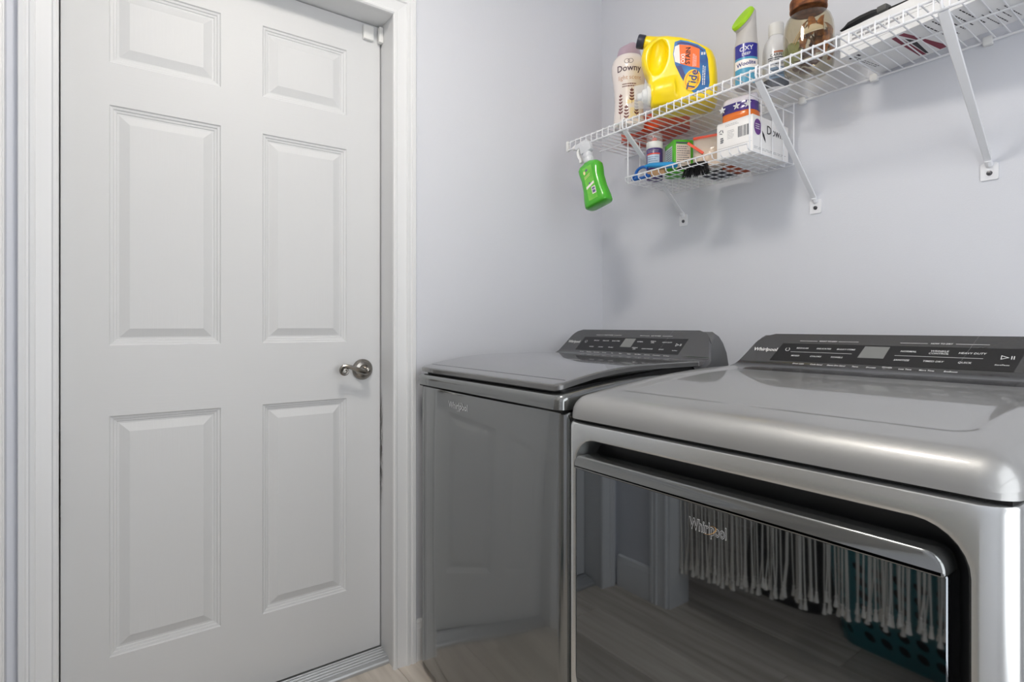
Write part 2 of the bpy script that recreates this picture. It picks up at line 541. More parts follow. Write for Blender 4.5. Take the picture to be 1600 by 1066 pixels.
casing('trim_2', lambda w: ((D1 - .004 + w, 0), (D1 - .004 + w, DZ - .003 + w)), 'fluted white door casing beside the washer')
casing('trim_3', lambda w: ((D0 + .004 - w * .92, 0), (D0 + .004 - w * .92, DZ - .003 + w)), 'fluted white door casing at the left edge of the picture')
casing('trim_4', lambda w: ((D0 + .004 - w, DZ - .003 + w), (D1 - .004 + w, DZ - .003 + w)), 'fluted white casing across the top of the door')
bm = B()
tp = [(DX - .05, 0), (DX - .05, .026), (DX + .004, .026)]
for i in range(4):
    x0 = DX + .006 + i * .011; z0 = .0255 - i * .0022
    tp += [(x0, z0 - .002), (x0 + .002, z0), (x0 + .008, z0 - .001), (x0 + .009, z0 - .003)]
tp += [(DX + .056, .015), (DX + .063, .013), (DX + .066, .008), (DX + .066, 0)]
prism(bm, tp, lambda u, v, d: Vector((u, d, v)), D0, D1)
struct(mk('trim_5', bm, M['alu'], ang=15), 'ridged aluminium threshold under the white door')

# doorway casing and jamb behind the camera, baseboards
bm = B()
for s, g in ((1, G0), (-1, G1)):
    box(bm, min(g, g + s * .016), max(g, g + s * .016), YF - .112, YF + .002, 0, GZ)
box(bm, G0, G1, YF - .112, YF + .002, GZ - .016, GZ)
struct(mk('trim_6', bm, M['trim'], smooth=False), 'white jamb of the doorway behind the camera')
def casing_y(n, A_, C_, lab):
    bm = B()
    loft(bm, [[(A_(w)[0], YF + t, A_(w)[1]) for w, t in CP], [(C_(w)[0], YF + t, C_(w)[1]) for w, t in CP]])
    return struct(mk(n, bm, M['trim'], ang=20), lab)
casing_y('trim_7', lambda w: (G0 + .006 - w, 0), lambda w: (G0 + .006 - w, GZ - .006 + w), 'white casing left of the doorway, mirrored in the dryer')
casing_y('trim_8', lambda w: (G1 - .006 + w, 0), lambda w: (G1 - .006 + w, GZ - .006 + w), 'white casing right of the doorway')
casing_y('trim_9', lambda w: (G0 + .006 - w, GZ - .006 + w), lambda w: (G1 - .006 + w, GZ - .006 + w), 'white casing over the doorway')
BP = ((0, 0), (.014, 0), (.014, .090), (.012, .098), (.012, .104), (.009, .112), (.008, .122), (.004, .128), (0, .130))
def baseboard(n, fn, d0, d1, lab):
    struct(mk(n, prism(B(), BP, fn, d0, d1), M['trim'], ang=20), lab)
baseboard('baseboard_left', lambda u, v, d: Vector((XL + u, d, v)), D1 + .073, YB, 'white baseboard between casing and washer')
baseboard('baseboard_back', lambda u, v, d: Vector((d, YB - u, v)), XL + .015, XR, 'white baseboard behind the machines')
baseboard('baseboard_front', lambda u, v, d: Vector((d, YF + u, v)), XL + .02, G0 - .072, 'white baseboard mirrored in the dryer door')

# contact sensor on the door corner and its magnet on the frame
sb = B(); box(sb, DX + .0004, DX + .013, .678, .712, 2.008, 2.052, .0025, 2)
tag(mk('contact_sensor', sb, M['white_pl']), 'larger white plastic alarm sensor on the upper corner of the door', 'sensor')
sb = B(); box(sb, DX + .004, DX + .022, .7270, .7415, 2.006, 2.056, .0022, 2)
tag(mk('sensor_magnet', sb, M['white_pl']), 'slimmer white alarm magnet on the door frame beside the sensor', 'magnet')

# ceiling lamps
def ceiling_light(loc, r, mat, label):
    t = thing('ceiling_light', label, 'lamp', (loc[0], loc[1], H))
    mk('base', lathe(B(), [(r * .98, 0), (r * 1.02, -.004), (r * 1.02, -.022), (r * .9, -.026)], 40), M['white_pl'], t)
    mk('diffuser', lathe(B(), [(r * .9, -.026)] + [(r * .9 * cos(R(a)), -.026 - .075 * sin(R(a))) for a in range(15, 90, 15)] + [(.004, -.101)], 40), mat, t)
    return t
M['lamp1'] = P('lamp_diffuser', (255, 248, 238), .5, emit=LAMP_POWER)
M['fill_lamp'] = P('hall_fill_diffuser', (246, 248, 255), .5, emit=HALL_FILL_POWER)
ceiling_light(LAMP_POS, .15, M['lamp1'], 'round flush ceiling light of the laundry room')
ceiling_light((-.7, -1.25), .17, M['fill_lamp'], 'unseen round ceiling light added in the hall beyond the doorway as fill')  # added lamp, extra fill through the doorway

# ------------------------------------------------------------------ washer and dryer
def console(root, yb, yt, zb, zt, hwb, hwt, legends, logo_x, disp, px0, px1, gapline):
    """leaning glossy control console: face plate, housing dome, inset panel, display, print"""
    L = yt - yb
    prof = [(yb - .075, zb - .006), (yb - .05, zb - .004), (yb - .025, zb), (yb, zb + .007), (yb + .012, zb + .015)]
    A = Vector((0, yb + .012, zb + .015)); Bv = Vector((0, yt, zt))
    for i in range(1, 13):
        p = A.lerp(Bv, i / 12); prof.append((p.y, p.z))
    n = len(prof)
    def hw(i):
        y_, z_ = prof[i]
        t = (z_ - prof[0][1]) / (zt - prof[0][1])
        w = lerp(hwb, hwt, t ** .8)
        s = (Bv - Vector((0, y_, z_))).length
        rc = .035
        if i >= 5 and s < rc: w -= rc - math.sqrt(max(0, rc * rc - (rc - s) ** 2))
        return w
    up = (Bv - A).normalized(); nrm = Vector((0, -up.z, up.y))
    K = 28
    bm = B()
    top = [[bm.verts.new((lerp(-1, 1, k / K) * hw(i), prof[i][0], prof[i][1])) for k in range(K + 1)] for i in range(n)]
    bot = [[bm.verts.new(v.co + Vector((0, .010, -.008))) for v in r_] for r_ in top]
    for i in range(n - 1):
        for k in range(K):
            bm.faces.new((top[i][k], top[i][k + 1], top[i + 1][k + 1], top[i + 1][k]))
            bm.faces.new((bot[i][k], bot[i + 1][k], bot[i + 1][k + 1], bot[i][k + 1]))
    for i in range(n - 1):
        bm.faces.new((top[i][0], top[i + 1][0], bot[i + 1][0], bot[i][0]))
        bm.faces.new((top[i][K], bot[i][K], bot[i + 1][K], top[i + 1][K]))
    for k in range(K):
        bm.faces.new((top[0][k], bot[0][k], bot[0][k + 1], top[0][k + 1]))
        bm.faces.new((top[-1][k], top[-1][k + 1], bot[-1][k + 1], bot[-1][k]))
    con = mk('console', bm, M['console'], root, ang=50, label='glossy dark leaning control console')
    # rounded housing behind the face
    hp = [(yb - .02, zb - .03), (yb - .01, zb - .004), (yb + .03, zb + .018), (yt - .005, zt - .012), (yt + .012, zt - .004), (yt + .03, zt - .012), (yt + .05, zt - .032), (yt + .068, zt - .062), (yt + .078, zt - .1), (yt + .08, zb - .06), (yt - .02, zb - .06)]
    bm = B()
    loops = []
    for q_, s in ((-1., .84), (-.985, .95), (-.95, 1.), (.95, 1.), (.985, .95), (1., .84)):
        c = Vector((0, yb + .06, zb - .04)); lp = []
        for a, b2 in hp:
                        lp.append(Vector((q_ * hwt * 1.05, c.y + (a - c.y) * s, c.z + (b2 - c.z) * s)))
        loops.append(lp)
    loft(bm, loops)
    mk('housing', bm, M['housing'], root, ang=40, label='grey rounded housing behind the console')
    length = (Bv - A).length
    def fn(off): return lambda u, v: A + up * (v * length) + nrm * off + Vector((u, 0, 0))
    def plate(u0, u1, v0, v1, sl, off):
        f = fn(off)
        bm = B()
        poly(bm, f, [(u0 - sl, v0), (u1 - sl * .4, v0), (u1 + sl * .6, v1), (u0 + sl * .3, v1)])
        return bm
    pn = mk('control_panel', plate(px0, px1, .06, .66, .012, .0005), M['conpanel'], root, recalc=False, label='black touch control strip')
    mk('display', plate(disp[0], disp[1], .26, .62, .006, .0009), M['display'], pn, recalc=False, label='grey display window')
    bm = B(); f = fn(.0010)
    for (u, v, s, sz) in legends:
        text(bm, s, sz, lambda a, b2, u=u, v=v: f(u + a + .1 * b2, v + b2 / length), .01, shear=.15, squash=1.15)
    for (u0, u1, v) in gapline:
        rect(bm, f, u0, u1, v - .004, v + .004)
    # power ring and start arrow
    for c, r_ in (((px0 + .022, .45)), .0055),:
        for k in range(14):
            a0, a1 = R(120 + k * 22), R(120 + (k + 1) * 22)
            f2 = lambda u, v: f(c[0] + u, c[1] + v / length)
            poly(bm, f2, [(r_ * cos(a0), r_ * sin(a0)), (r_ * cos(a1), r_ * sin(a1)), (r_ * .78 * cos(a1), r_ * .78 * sin(a1)), (r_ * .78 * cos(a0), r_ * .78 * sin(a0))])
    sx, sv = px1 - .018, .42
    f2 = lambda u, v: f(sx + u, sv + v / length)
    for tri in ([(-.009, -.005), (-.0078, -.005), (-.0078, .005), (-.009, .005)], [(-.009, .005), (-.009, .0036), (.002, -.0005), (.0035, 0)], [(-.009, -.005), (.0035, 0), (.002, .0005), (-.009, -.0036)],
                [(.006, -.004), (.0075, -.004), (.0075, .004), (.006, .004)], [(.0095, -.004), (.011, -.004), (.011, .004), (.0095, .004)]):
        poly(bm, f2, tri)
    mk('lettering', bm, M['ink'], pn, recalc=False, smooth=False)
    bm = B()
    text(bm, 'Whirlpool', .0150, lambda a, b2: f(logo_x + a, .42 + b2 / length), .02, shear=.1)
    mk('logo', bm, M['ink'], con, recalc=False, smooth=False)
    return con

def swoosh(bm, fn, cx, cy, s):
    n = 26
    o, i_ = [], []
    for k in range(n):
        a = R(-150 + 245 * k / (n - 1))
        w = .16 * sin(pi * k / (n - 1)) ** .7
        o.append((cx + s * (1 + w) * .85 * cos(a) * 1.25, cy + s * (1 + w) * .55 * sin(a) + s * .45 * cos(a)))
        i_.append((cx + s * .85 * cos(a) * 1.25, cy + s * .55 * sin(a) + s * .45 * cos(a)))
    for k in range(n - 1):
        poly(bm, fn, [o[k], o[k + 1], i_[k + 1], i_[k]])

# ---- washer
WW, WD = .710, .70
washer = thing('washing_machine', 'grey top-loading washing machine with a dark lid beside the door', 'washer', (-1.256, .793, 0), R(-1.3))
hx = WW / 2
bm = B()
def bow(x): return .015 * (abs(x) / hx) ** 2.8      # the front panel bulges gently
prof = []
for i in range(41):
    x_ = lerp(-hx + .026, hx - .026, i / 40); prof.append((x_, bow(x_)))
yb_ = bow(hx - .026)
cr = .026
arcR = [(hx - .026 + cr * sin(R(a)), yb_ + cr * (1 - cos(R(a)))) for a in range(10, 91, 10)]
arcL = [(-x_, y_) for x_, y_ in reversed(arcR)]
out = arcL + prof + arcR + [(hx, .08), (-hx, .08)]
loops = []
for z_, ins in ((.022, .004), (.026, .0), (.889, 0), (.8935, .002), (.895, .006)):
    loops.append([Vector((x_ * (1 - ins / hx), y_ + (ins if y_ < .07 else 0), z_)) for x_, y_ in out])
loft(bm, loops)
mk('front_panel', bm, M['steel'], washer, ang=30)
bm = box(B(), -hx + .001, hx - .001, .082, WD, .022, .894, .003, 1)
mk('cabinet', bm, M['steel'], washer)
mk('seam', box(B(), -hx + .006, hx - .006, .010, WD - .01, .894, .902), M['gap'], washer, label='black seam under the top')
def wz(x, y): return .931 + .030 * (1 - (1 - min(max(y, 0) / .35, 1)) ** 2)
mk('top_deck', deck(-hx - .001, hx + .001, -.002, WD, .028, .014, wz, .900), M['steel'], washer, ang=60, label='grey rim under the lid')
def lz(x, y): return .951 + .0365 * (1 - (1 - min(max(y - .0, 0) / .30, 1)) ** 2)
lid = mk('lid', deck(-.342, .340, .006, .505, .022, .004, lz, 0, thick=.009), M['lidglass'], washer, ang=50, label='glossy dark grey lid')
mk('lid_gasket', deck(-.332, .330, .022, .50, .02, .004, lambda x, y: lz(x, y) - .0135, 0, thick=.012), M['black'], washer, ang=50, label='black underside of the lid')
bm = B()
def lfn(u, v): return Vector((u, v, lz(u, v) + .0004))
rect(bm, lfn, -.325, .323, .041, .0422, 12, 1)
mk('lid_line', bm, M['gap'], lid, recalc=False, label='dark inlay line along the lid front')
leg = []
for u, s in ((-.150, 'REGULAR'), (-.105, 'DELICATES'), (-.058, 'BULKY ITEMS')): leg.append((u, .50, s, .0052))
for u, s in ((-.160, 'WHITES'), (-.115, 'COLORS'), (-.068, 'TOWELS')): leg.append((u, .22, s, .0052))
for u, s in ((.048, 'NORMAL'), (.100, 'RINSE &\nSPIN'), (.155, 'HEAVY DUTY')): leg.append((u, .50, s, .0052))
for u, s in ((.038, 'DRAIN &\nSPIN'), (.090, 'CLEAN WASHER'), (.145, 'QUICK')): leg.append((u, .22, s, .0052))
for i, s in enumerate(('Soil Level', 'Extra Rinse', 'Water Temp', 'Pre Soak', 'Spin', 'Fabric', 'Sanitize', 'Deep Water', 'Delay Start', 'Control Lock', 'End Signal')):
    leg.append((-.195 + i * .037, -.02, s, .0045))
leg += [(-.105, .75, 'WHAT TO WASH', .0045), (.100, .75, 'HOW TO WASH', .0045), (.196, .20, 'Start/Pause', .0038)]
console(washer, .545, .612, .978, 1.068, .336, .285, leg, -.262, (-.022, .022), -.222, .218,
        ((-.165, -.128, .75), (-.080, -.045, .75), (.035, .075, .75), (.126, .165, .75)))
bm = B()
wfn = lambda u, v: Vector((u, bow(u) - .0006, v))
text(bm, 'Whirlpool', .026, lambda a, b2: wfn(-.085 + a, .858 + b2), .012)
lg = mk('logo', bm, M['chrome'], washer, recalc=False, smooth=False, label='chrome word badge on the front')
bm = B(); swoosh(bm, lambda u, v: wfn(u, v) + Vector((0, -.0004, 0)), -.078, .857, .017)
mk('swoosh', bm, M['chrome'], lg, recalc=False, smooth=False)
for x_, y_ in ((-.30, .05), (.30, .05), (-.30, .62), (.30, .62)):
    mk('foot', lathe(B(), [(.018, 0), (.02, .004), (.02, .012), (.010, .014), (.010, .024)], 16, (x_, y_)), M['white_pl'], washer)

# ---- dryer
DW = .715
hx = DW / 2
dryer = thing('clothes_dryer', 'silver-grey clothes dryer with a dark glass front door', 'dryer', (-.5225, .790, 0))
OX0, OX1, OZ0, OZ1 = -.335, .3135, .315, .848
def ring_(x0, x1, z0, z1, r, y, k=7): return [Vector((u, y, v)) for u, v in rr(x0, x1, z0, z1, r, k)]
bm = B()
loops = [ring_(-hx, hx, .022, .884, .004, .060)]
for a in range(0, 91, 15):
    ins = .020 * (1 - sin(R(90 - a))) if False else .020 * (1 - cos(R(a)))
    yy = .020 * (1 - sin(R(a)))
    tz = .006 * (1 - cos(R(a)))
    loops.append(ring_(-hx + ins * .5, hx - ins * 1.6, .022 + tz, .884 - tz, .004 + ins * .5, yy))
rl = (.052, .05, .055, .052)
loops += [ring_(OX0 - .008, OX1 + .010, OZ0 - .008, OZ1 + .008, tuple(q + .006 for q in rl), .0),
          ring_(OX0 - .003, OX1 + .004, OZ0 - .003, OZ1 + .003, tuple(q + .002 for q in rl), .002),
          ring_(OX0, OX1, OZ0, OZ1, rl, .009), ring_(OX0 + .002, OX1 - .002, OZ0 + .002, OZ1 - .002, rl, .055)]
loft(bm, loops, False, False)
mk('front_panel', bm, M['steel_lt'], dryer, ang=40)
mk('cabinet', box(B(), -hx + .0015, hx - .0015, .062, .70, .022, .884, .004, 2), M['steel_lt'], dryer)
mk('seam', box(B(), -hx + .006, hx - .006, .010, .69, .884, .893), M['gap'], dryer, label='black seam under the top')
bm = B()
loft(bm, [ring_(OX0 + .001, OX1 - .001, OZ0 + .001, OZ1 - .001, rl, .056), ring_(OX0 + .02, OX1 - .02, OZ0 + .02, OZ1 - .02, rl, .0565)], True, True)
mk('door_recess', bm, M['pocket'], dryer, label='dark recess around the door')
GX0, GX1, GZ0, GZ1 = OX0 + .003, OX1 - .017, OZ0 + .003, .792
dd = mk('door', None or loft and (lambda b: (loft(b, [ring_(GX0, GX1, GZ0, GZ1, (.048, .02, .004, .004), .040), ring_(GX0, GX1, GZ0, GZ1, (.048, .02, .004, .004), -.0005),
        ring_(GX0 + .0015, GX1 - .0015, GZ0 + .0015, GZ1 - .001, (.046, .018, .004, .004), -.002)]), b)[1])(B()), M['doorglass'], dryer, label='dark mirror-like glass door')
bm = B()
rb = (.004, .004, .022, .020)
loft(bm, [ring_(GX0, GX1, .789, .8175, rb, .032), ring_(GX0, GX1, .789, .8175, rb, -.006), ring_(GX0 + .001, GX1 - .001, .7895, .8165, rb, -.0085),
          ring_(GX0 + .004, GX1 - .004, .7915, .8135, rb, -.0100)])
mk('door_handle', bm, M['steel'], dd, ang=60, label='steel grip bar along the top of the door')
bm = B()
gfn = lambda u, v: Vector((u, -.0026, v))
text(bm, 'Whirlpool', .0265, lambda a, b2: gfn(-.021 + a * .62, .7535 + b2), .028)
lg = mk('logo', bm, M['ink'], dd, recalc=False, smooth=False, label='white outlined word badge')
bm = B()
text(bm, 'Whirlpool', .0265, lambda a, b2: gfn(-.021 + a * .62, .7535 + b2) + Vector((0, -.0003, 0)), -.006)
mk('logo_core', bm, M['conpanel'], lg, recalc=False, smooth=False)
bm = B(); swoosh(bm, lambda u, v: gfn(u, v) + Vector((0, -.0006, 0)), -.018, .752, .011)
mk('swoosh', bm, M['gold'], lg, recalc=False, smooth=False, label='gold swoosh ring')
def rbox(x, y):
    qx, qy = abs(x) - .27, (.086 + .03) - y
    d = math.hypot(max(qx, 0), max(qy, 0)) + min(max(qx, qy), 0) - .03
    return smooth01(-d / .012)
def dz(x, y): return .934 + .044 * (1 - (1 - min(max(y, 0) / .55, 1)) ** 2) - .0045 * rbox(x, y)
mk('top_panel', deck(-hx - .002, hx + .002, -.005, .70, .032, .036, dz, .890, nx=70, ny=70), M['steel_top'], dryer, ang=60, label='glossy grey top sloping up to the console')
leg = []
for u, s in ((-.165, 'REGULAR'), (-.115, 'DELICATES'), (-.066, 'BULKY ITEMS')): leg.append((u, .50, s, .0058))
for u, s in ((-.175, 'MIXED'), (-.127, 'COLORS'), (-.080, 'TOWELS')): leg.append((u, .24, s, .0058))
for u, s in ((.058, 'NORMAL'), (.112, 'WRINKLE\nCONTROL'), (.166, 'HEAVY DUTY')): leg.append((u, .50, s, .0062))
for u, s in ((.050, 'SANITIZE'), (.106, 'TIMED DRY'), (.158, 'QUICK')): leg.append((u, .24, s, .0060))
for u, s in ((-.160, 'Drum Light'), (-.118, 'Cycle Signal'), (-.074, 'Damp Dry Signal'), (-.034, 'Temp'), (-.002, 'Dryness'), (.028, 'Wrinkle\nShield'), (.062, 'Less Time'), (.100, 'More Time'), (.140, 'EcoBoost')):
    leg.append((u, -.02, s, .0050))
leg += [(-.112, .75, 'WHAT TO DRY', .0050), (.112, .75, 'HOW TO DRY', .0050), (.215, .22, 'Start/Pause', .0042)]
console(dryer, .550, .622, .976, 1.0605, .330, .283, leg, -.257, (-.030, .018), -.222, .238,
        ((-.178, -.136, .75), (-.088, -.045, .75), (.038, .088, .75), (.136, .190, .75),
         (-.178, -.144, -.09), (-.136, -.100, -.09), (-.094, -.055, -.09), (.048, .078, -.09), (.085, .118, -.09), (.124, .158, -.09), (.165, .205, -.09),
         (-.19, -.05, .37), (.035, .185, .37)))
for x_, y_ in ((-.30, .05), (.30, .05), (-.30, .62), (.30, .62)):
    mk('foot', lathe(B(), [(.018, 0), (.02, .004), (.02, .012), (.010, .014), (.010, .024)], 16, (x_, y_)), M['white_pl'], dryer)

# ------------------------------------------------------------------ wire shelf
SZ, SF, SB, SX0, SX1 = 1.7447, 1.354, 1.657, -1.516, .42
TOP = SZ + .0018
shelf = thing('wire_shelf', 'white coated wire shelf fixed along the back wall', 'shelf', (SX0, YB, SZ))
def sl(x, y, z): return Vector((x - SX0, y - YB, z - SZ))
LX = SX1 - SX0
for nm, yy, zz, r_ in (('front_rail', SF + .004, SZ - .004, .0030), ('front_rail', SF + .0035, SZ - .0300, .0034), ('back_rail', SB, SZ - .0045, .0030), ('middle_rail', 1.52, SZ - .0042, .0024)):
    mk(nm, tube(B(), [(0, yy - YB, zz - SZ), (LX, yy - YB, zz - SZ)], r_, 8), M['wire'], shelf)
wb = tube(B(), [sl(SX0, SB + .003, SZ), sl(SX0, SF + .006, SZ), sl(SX0, SF + .001, SZ - .0015), sl(SX0, SF - .0004, SZ - .006), sl(SX0, SF - .0004, SZ - .031)], .0017, 6)
w0 = mk('deck_wire', wb, M['wire'], shelf)
n = int(LX / .0265)
off0 = (-.597 - SX0) % .0265
w0.location = (off0, 0, 0)
for i in range(1, n):
    again(w0, shelf, (off0 + i * .0265, 0, 0))
for xc in (-1.25, -.824, -.635, -.398, .1):
    b = box(B(), xc - SX0 - .009, xc - SX0 + .009, SB - .008 - YB, -.0004, -.014, .006, .003, 2)
    mk('wall_clip', b, M['white_pl'], shelf)
mk('end_cap', box(B(), -.004, .006, SF - .002 - YB, SF + .008 - YB, -.035, .002, .002, 2), M['white_pl'], shelf)

for xb, zf, lab in ((-1.246, 1.458, 'leftmost shelf brace, mostly hidden behind the hanging basket'), (-.790, 1.428, 'middle shelf brace, crossing in front of the hanging basket'), (-.397, 1.4415, 'rightmost shelf brace, under the white carton')):
    t = thing('shelf_brace', lab, 'brace', (xb, YB, zf), 0, 'white metal braces under the wire shelf')
    p0, p1 = Vector((0, SF + .006 - YB, SZ - .034 - zf)), Vector((0, -.010, .020))
    d = (p1 - p0).normalized(); nn = Vector((0, d.z, -d.y))
    bm = B()
    sec = lambda w: [(-w, 0), (-w * .8, .004), (0, .0062), (w * .8, .004), (w, 0), (w * .8, -.002), (-w * .8, -.002)]
    loft(bm, [[p0.lerp(p1, t_) + Vector((u, 0, 0)) - nn * v for u, v in sec(w)] for t_, w in ((0, .0098), (.08, .0105), (.75, .0085), (1, .0078))])
    mk('strut', bm, M['wire'], t, ang=30)
    bm = B(); prism(bm, rr(-.0165, .0165, -.022, .018, (.003, .003, .006, .006), 3), lambda u, v, d_: Vector((u, d_, v)), -.0030, -.0002)
    tube(bm, [(0, -.0025, .012), (0, -.011, .022)], .0078, 8)
    mk('foot_plate', bm, M['wire'], t)
    mk('screw', lathe(B(), [(.0058, 0), (.0052, .002), (.002, .0028)], 14, M4=Matrix.Translation((0, -.0030, -.006)) @ Matrix.Rotation(R(90), 4, 'X')), M['screw'], t)
    mk('hook', tube(B(), [p0 + Vector((0, -.006, .004)), p0 + Vector((0, -.011, .012)), p0 + Vector((0, -.009, .034)), p0 + Vector((0, .0, .0395))], .0030, 8), M['wire'], t)

# clear liner film lying on the deck wires
bm = B()
fx0, fx1, fy0, fy1 = -1.22, -.635, 1.375, 1.648
NX, NY = 60, 16
gv = [[bm.verts.new((lerp(fx0, fx1, i / NX), lerp(fy0, fy1, j / NY), TOP + .0004 + .0010 * max(0, noise.noise(Vector((i * .35, j * .5, 3)))))) for i in range(NX + 1)] for j in range(NY + 1)]
for j in range(NY):
    for i in range(NX):
        bm.faces.new((gv[j][i], gv[j][i + 1], gv[j + 1][i + 1], gv[j + 1][i]))
tag(mk('shelf_liner', bm, M['film'], recalc=False), 'clear plastic liner sheet lying on the wires under the jar', 'liner')
IT = TOP + .0018                                   # what stands on the liner

def face_cam(x, y): return math.atan2(-x, y)

# ---- pearl bottle with lilac cap
M['pearl'] = P('pearl_plastic', (236, 226, 220), .22, coat=.4, sub=.1)
M['lilac'] = P('lilac_cap', (178, 156, 170), .28, coat=.4)
M['plum'] = P('plum_print', (70, 44, 62), .5)
M['peach'] = P('peach_print', (196, 150, 110), .5)
M['brown'] = P('sprig_print', (112, 66, 62), .5)
M['cream'] = P('cream_print', (240, 222, 170), .5)
bx, by = -1.300, 1.440
t = thing('scent_bead_bottle', 'pearl white bottle with lilac cap and lavender print, leftmost on the shelf', 'bottle', (bx, by, TOP + .0004), face_cam(bx, by))
bp = [(.044, 0), (.050, .004), (.051, .02), (.0485, .06), (.0475, .09), (.049, .125), (.0535, .160), (.0575, .190), (.0580, .205), (.055, .222), (.047, .236), (.040, .241)]
def bR(v):
    for (r0, z0), (r1, z1) in zip(bp, bp[1:]):
        if z0 <= v <= z1: return lerp(r0, r1, (v - z0) / (z1 - z0))
    return .05
body = mk('body', lathe(B(), bp, 40), M['pearl'], t)
bm = B()
rows = []
for (r_, z_, tilt) in ((.041, .240, 0), (.0405, .246, 0), (.037, .262, .002), (.033, .274, .004), (.026, .279, .006), (.012, .280, .006), (.002, .280, .006)):
    rows.append([Vector((r_ * cos(2 * pi * k / 36), r_ * sin(2 * pi * k / 36), z_ + tilt * cos(2 * pi * k / 36) - .0022 * tilt / .006 * cos(6 * pi * k / 36))) for k in range(36)])
loft(bm, rows)
mk('cap', bm, M['lilac'], t, label='lilac plastic cap')
c = cyl(bR)
bm = B(); text(bm, 'Downy', .028, lambda a, b: c(a, .184 + b), .012)
for s in (-.006, .006):
    for k in range(20):
        a0, a1 = 2 * pi * k / 20, 2 * pi * (k + 1) / 20
        poly(bm, c, [(s + .009 * cos(a0), .207 + .008 * sin(a0)), (s + .009 * cos(a1), .207 + .008 * sin(a1)), (s + .0075 * cos(a1), .207 + .0066 * sin(a1)), (s + .0075 * cos(a0), .207 + .0066 * sin(a0))])
mk('lettering', bm, M['plum'], body, recalc=False, smooth=False, kind='stuff')
bm = B(); text(bm, 'light', .020, lambda a, b: c(-.020 + a, .155 + b), -.004); text(bm, 'scent', .020, lambda a, b: c(.022 + a, .155 + b), -.004)
mk('lettering', bm, M['peach'], body, recalc=False, smooth=False, label='peach lettering')
bm = B(); rnd = random.Random(2)
greek(bm, c, -.022, .028, .124, .138, 2, 4)
def leaf(bm, fn, u, v, a, L, w):
    ca, sa = cos(a), sin(a)
    pts = [(0, 0), (.35, .5), (.7, .4), (1, 0), (.7, -.4), (.35, -.5)]
    poly(bm, fn, [(u + (p * ca * L - q * sa * w), v + (p * sa * L + q * ca * w)) for p, q in pts])
def sprig(bm, u, v0, h, n, lean=0.):
    rect(bm, c, u - .0006, u + .0006, v0, v0 + h, 1, 6)
    for k in range(n):
        f = k / (n - 1)
        for s in (-1, 1):
            leaf(bm, c, u + lean * f, v0 + h * (.25 + .75 * f), R(90 - s * 42), .013 * (1 - .3 * f), .006)
    leaf(bm, c, u, v0 + h, R(90), .012, .005)
sprig(bm, -.028, .020, .075, 6); sprig(bm, .026, .020, .055, 5); sprig(bm, .010, .07, .040, 4); sprig(bm, -.008, .010, .045, 4)
mk('sprig_print', bm, M['brown'], body, recalc=False, smooth=False, label='brown lavender sprig print')
bm = B()
for k in range(16):
    u, v = rnd.uniform(-.012, .036), rnd.uniform(.012, .085)
    for q in range(4): leaf(bm, cyl(bR, .0003), u, v, q * pi / 2 + rnd.random(), .008, .006)
mk('blossom_print', bm, M['cream'], body, recalc=False, smooth=False, label='cream blossom print')

# ---- yellow detergent jug lying on its side
M['yellow'] = P('yellow_plastic', (248, 217, 8), .32, coat=.25, coat_rough=.15, sub=.05)
M['navy'] = P('navy_cap', (44, 46, 60), .4)
M['labblue'] = P('label_blue', (20, 96, 170), .35, vary=((14, 14, 14), (24, 62, 130), (40, 140, 205)))
M['orange'] = P('label_orange', (242, 110, 40), .4)
M['labwhite'] = P('label_white', (240, 232, 226), .4)
M['indigo'] = P('label_indigo', (52, 60, 120), .4)
M['tidey'] = P('label_yellow', (250, 205, 30), .4)
jx, jy, jr = -1.075, 1.388, R(34)
t = thing('detergent_jug', 'large yellow detergent jug lying on its side on the wire shelf', 'jug', (jx, jy, IT + .0003), jr)
outl = [(-.070, .004), (-.03, .0), (.10, .0), (.116, .008), (.124, .03), (.1245, .06), (.1235, .095), (.119, .130), (.111, .152), (.098, .164), (.055, .192), (.02, .208), (-.015, .217), (-.045, .222), (-.075, .208),
        (-.094, .190), (-.100, .168), (-.099, .142), (-.090, .120), (-.080, .100), (-.078, .05)]
bm = B()
TH = .135
fw = lambda u, v, d: Vector((u, d, v))
loops = []
cu, cv = .015, .105
for d, s in ((0.0, .86), (.004, .92), (.012, .965), (.024, .99), (.040, 1.), (TH - .040, 1.), (TH - .020, .985), (TH - .006, .94), (TH, .86)):
    loops.append([fw(cu + (u - cu) * s, cv + (v - cv) * s, d) for u, v in outl])
for lp in loops:
    for p in lp: p.z = max(p.z, 0.)
loft(bm, loops)
tube(bm, [(-.02, .058, .205), (-.060, .054, .216), (-.093, .050, .2255)], [.030, .0225, .0195], 20)      # filler neck
tube(bm, [(.0, .040, .052), (-.045, .034, .048), (-.066, .031, .047)], [.052, .0465, .040], 24)              # tap collar
cut = B()
bmesh.ops.create_uvsphere(cut, u_segments=24, v_segments=16, radius=1, matrix=Matrix.Translation((-.046, -.006, .150)) @ Matrix.Rotation(R(8), 4, 'Y') @ Matrix.Diagonal((.029, .034, .056, 1)))
jb = remeshed(bm, .0032, 10, cut)
body = mk('body', jb, M['yellow'], t, ang=80)
ax0, ax1 = Vector((-.092, .0502, .2252)), Vector((-.117, .047, .2325))
dirn = (ax1 - ax0).normalized()
Mc = Matrix.Translation(ax0) @ dirn.to_track_quat('Z', 'Y').to_matrix().to_4x4()
cp = mk('filler_cap', lathe(B(), [(.0205, 0), (.0212, .003), (.0212, .019), (.0195, .022), (.0150, .0225), (.0145, .019)], 30, M4=Mc), M['navy'], t, label='dark navy screw cap')
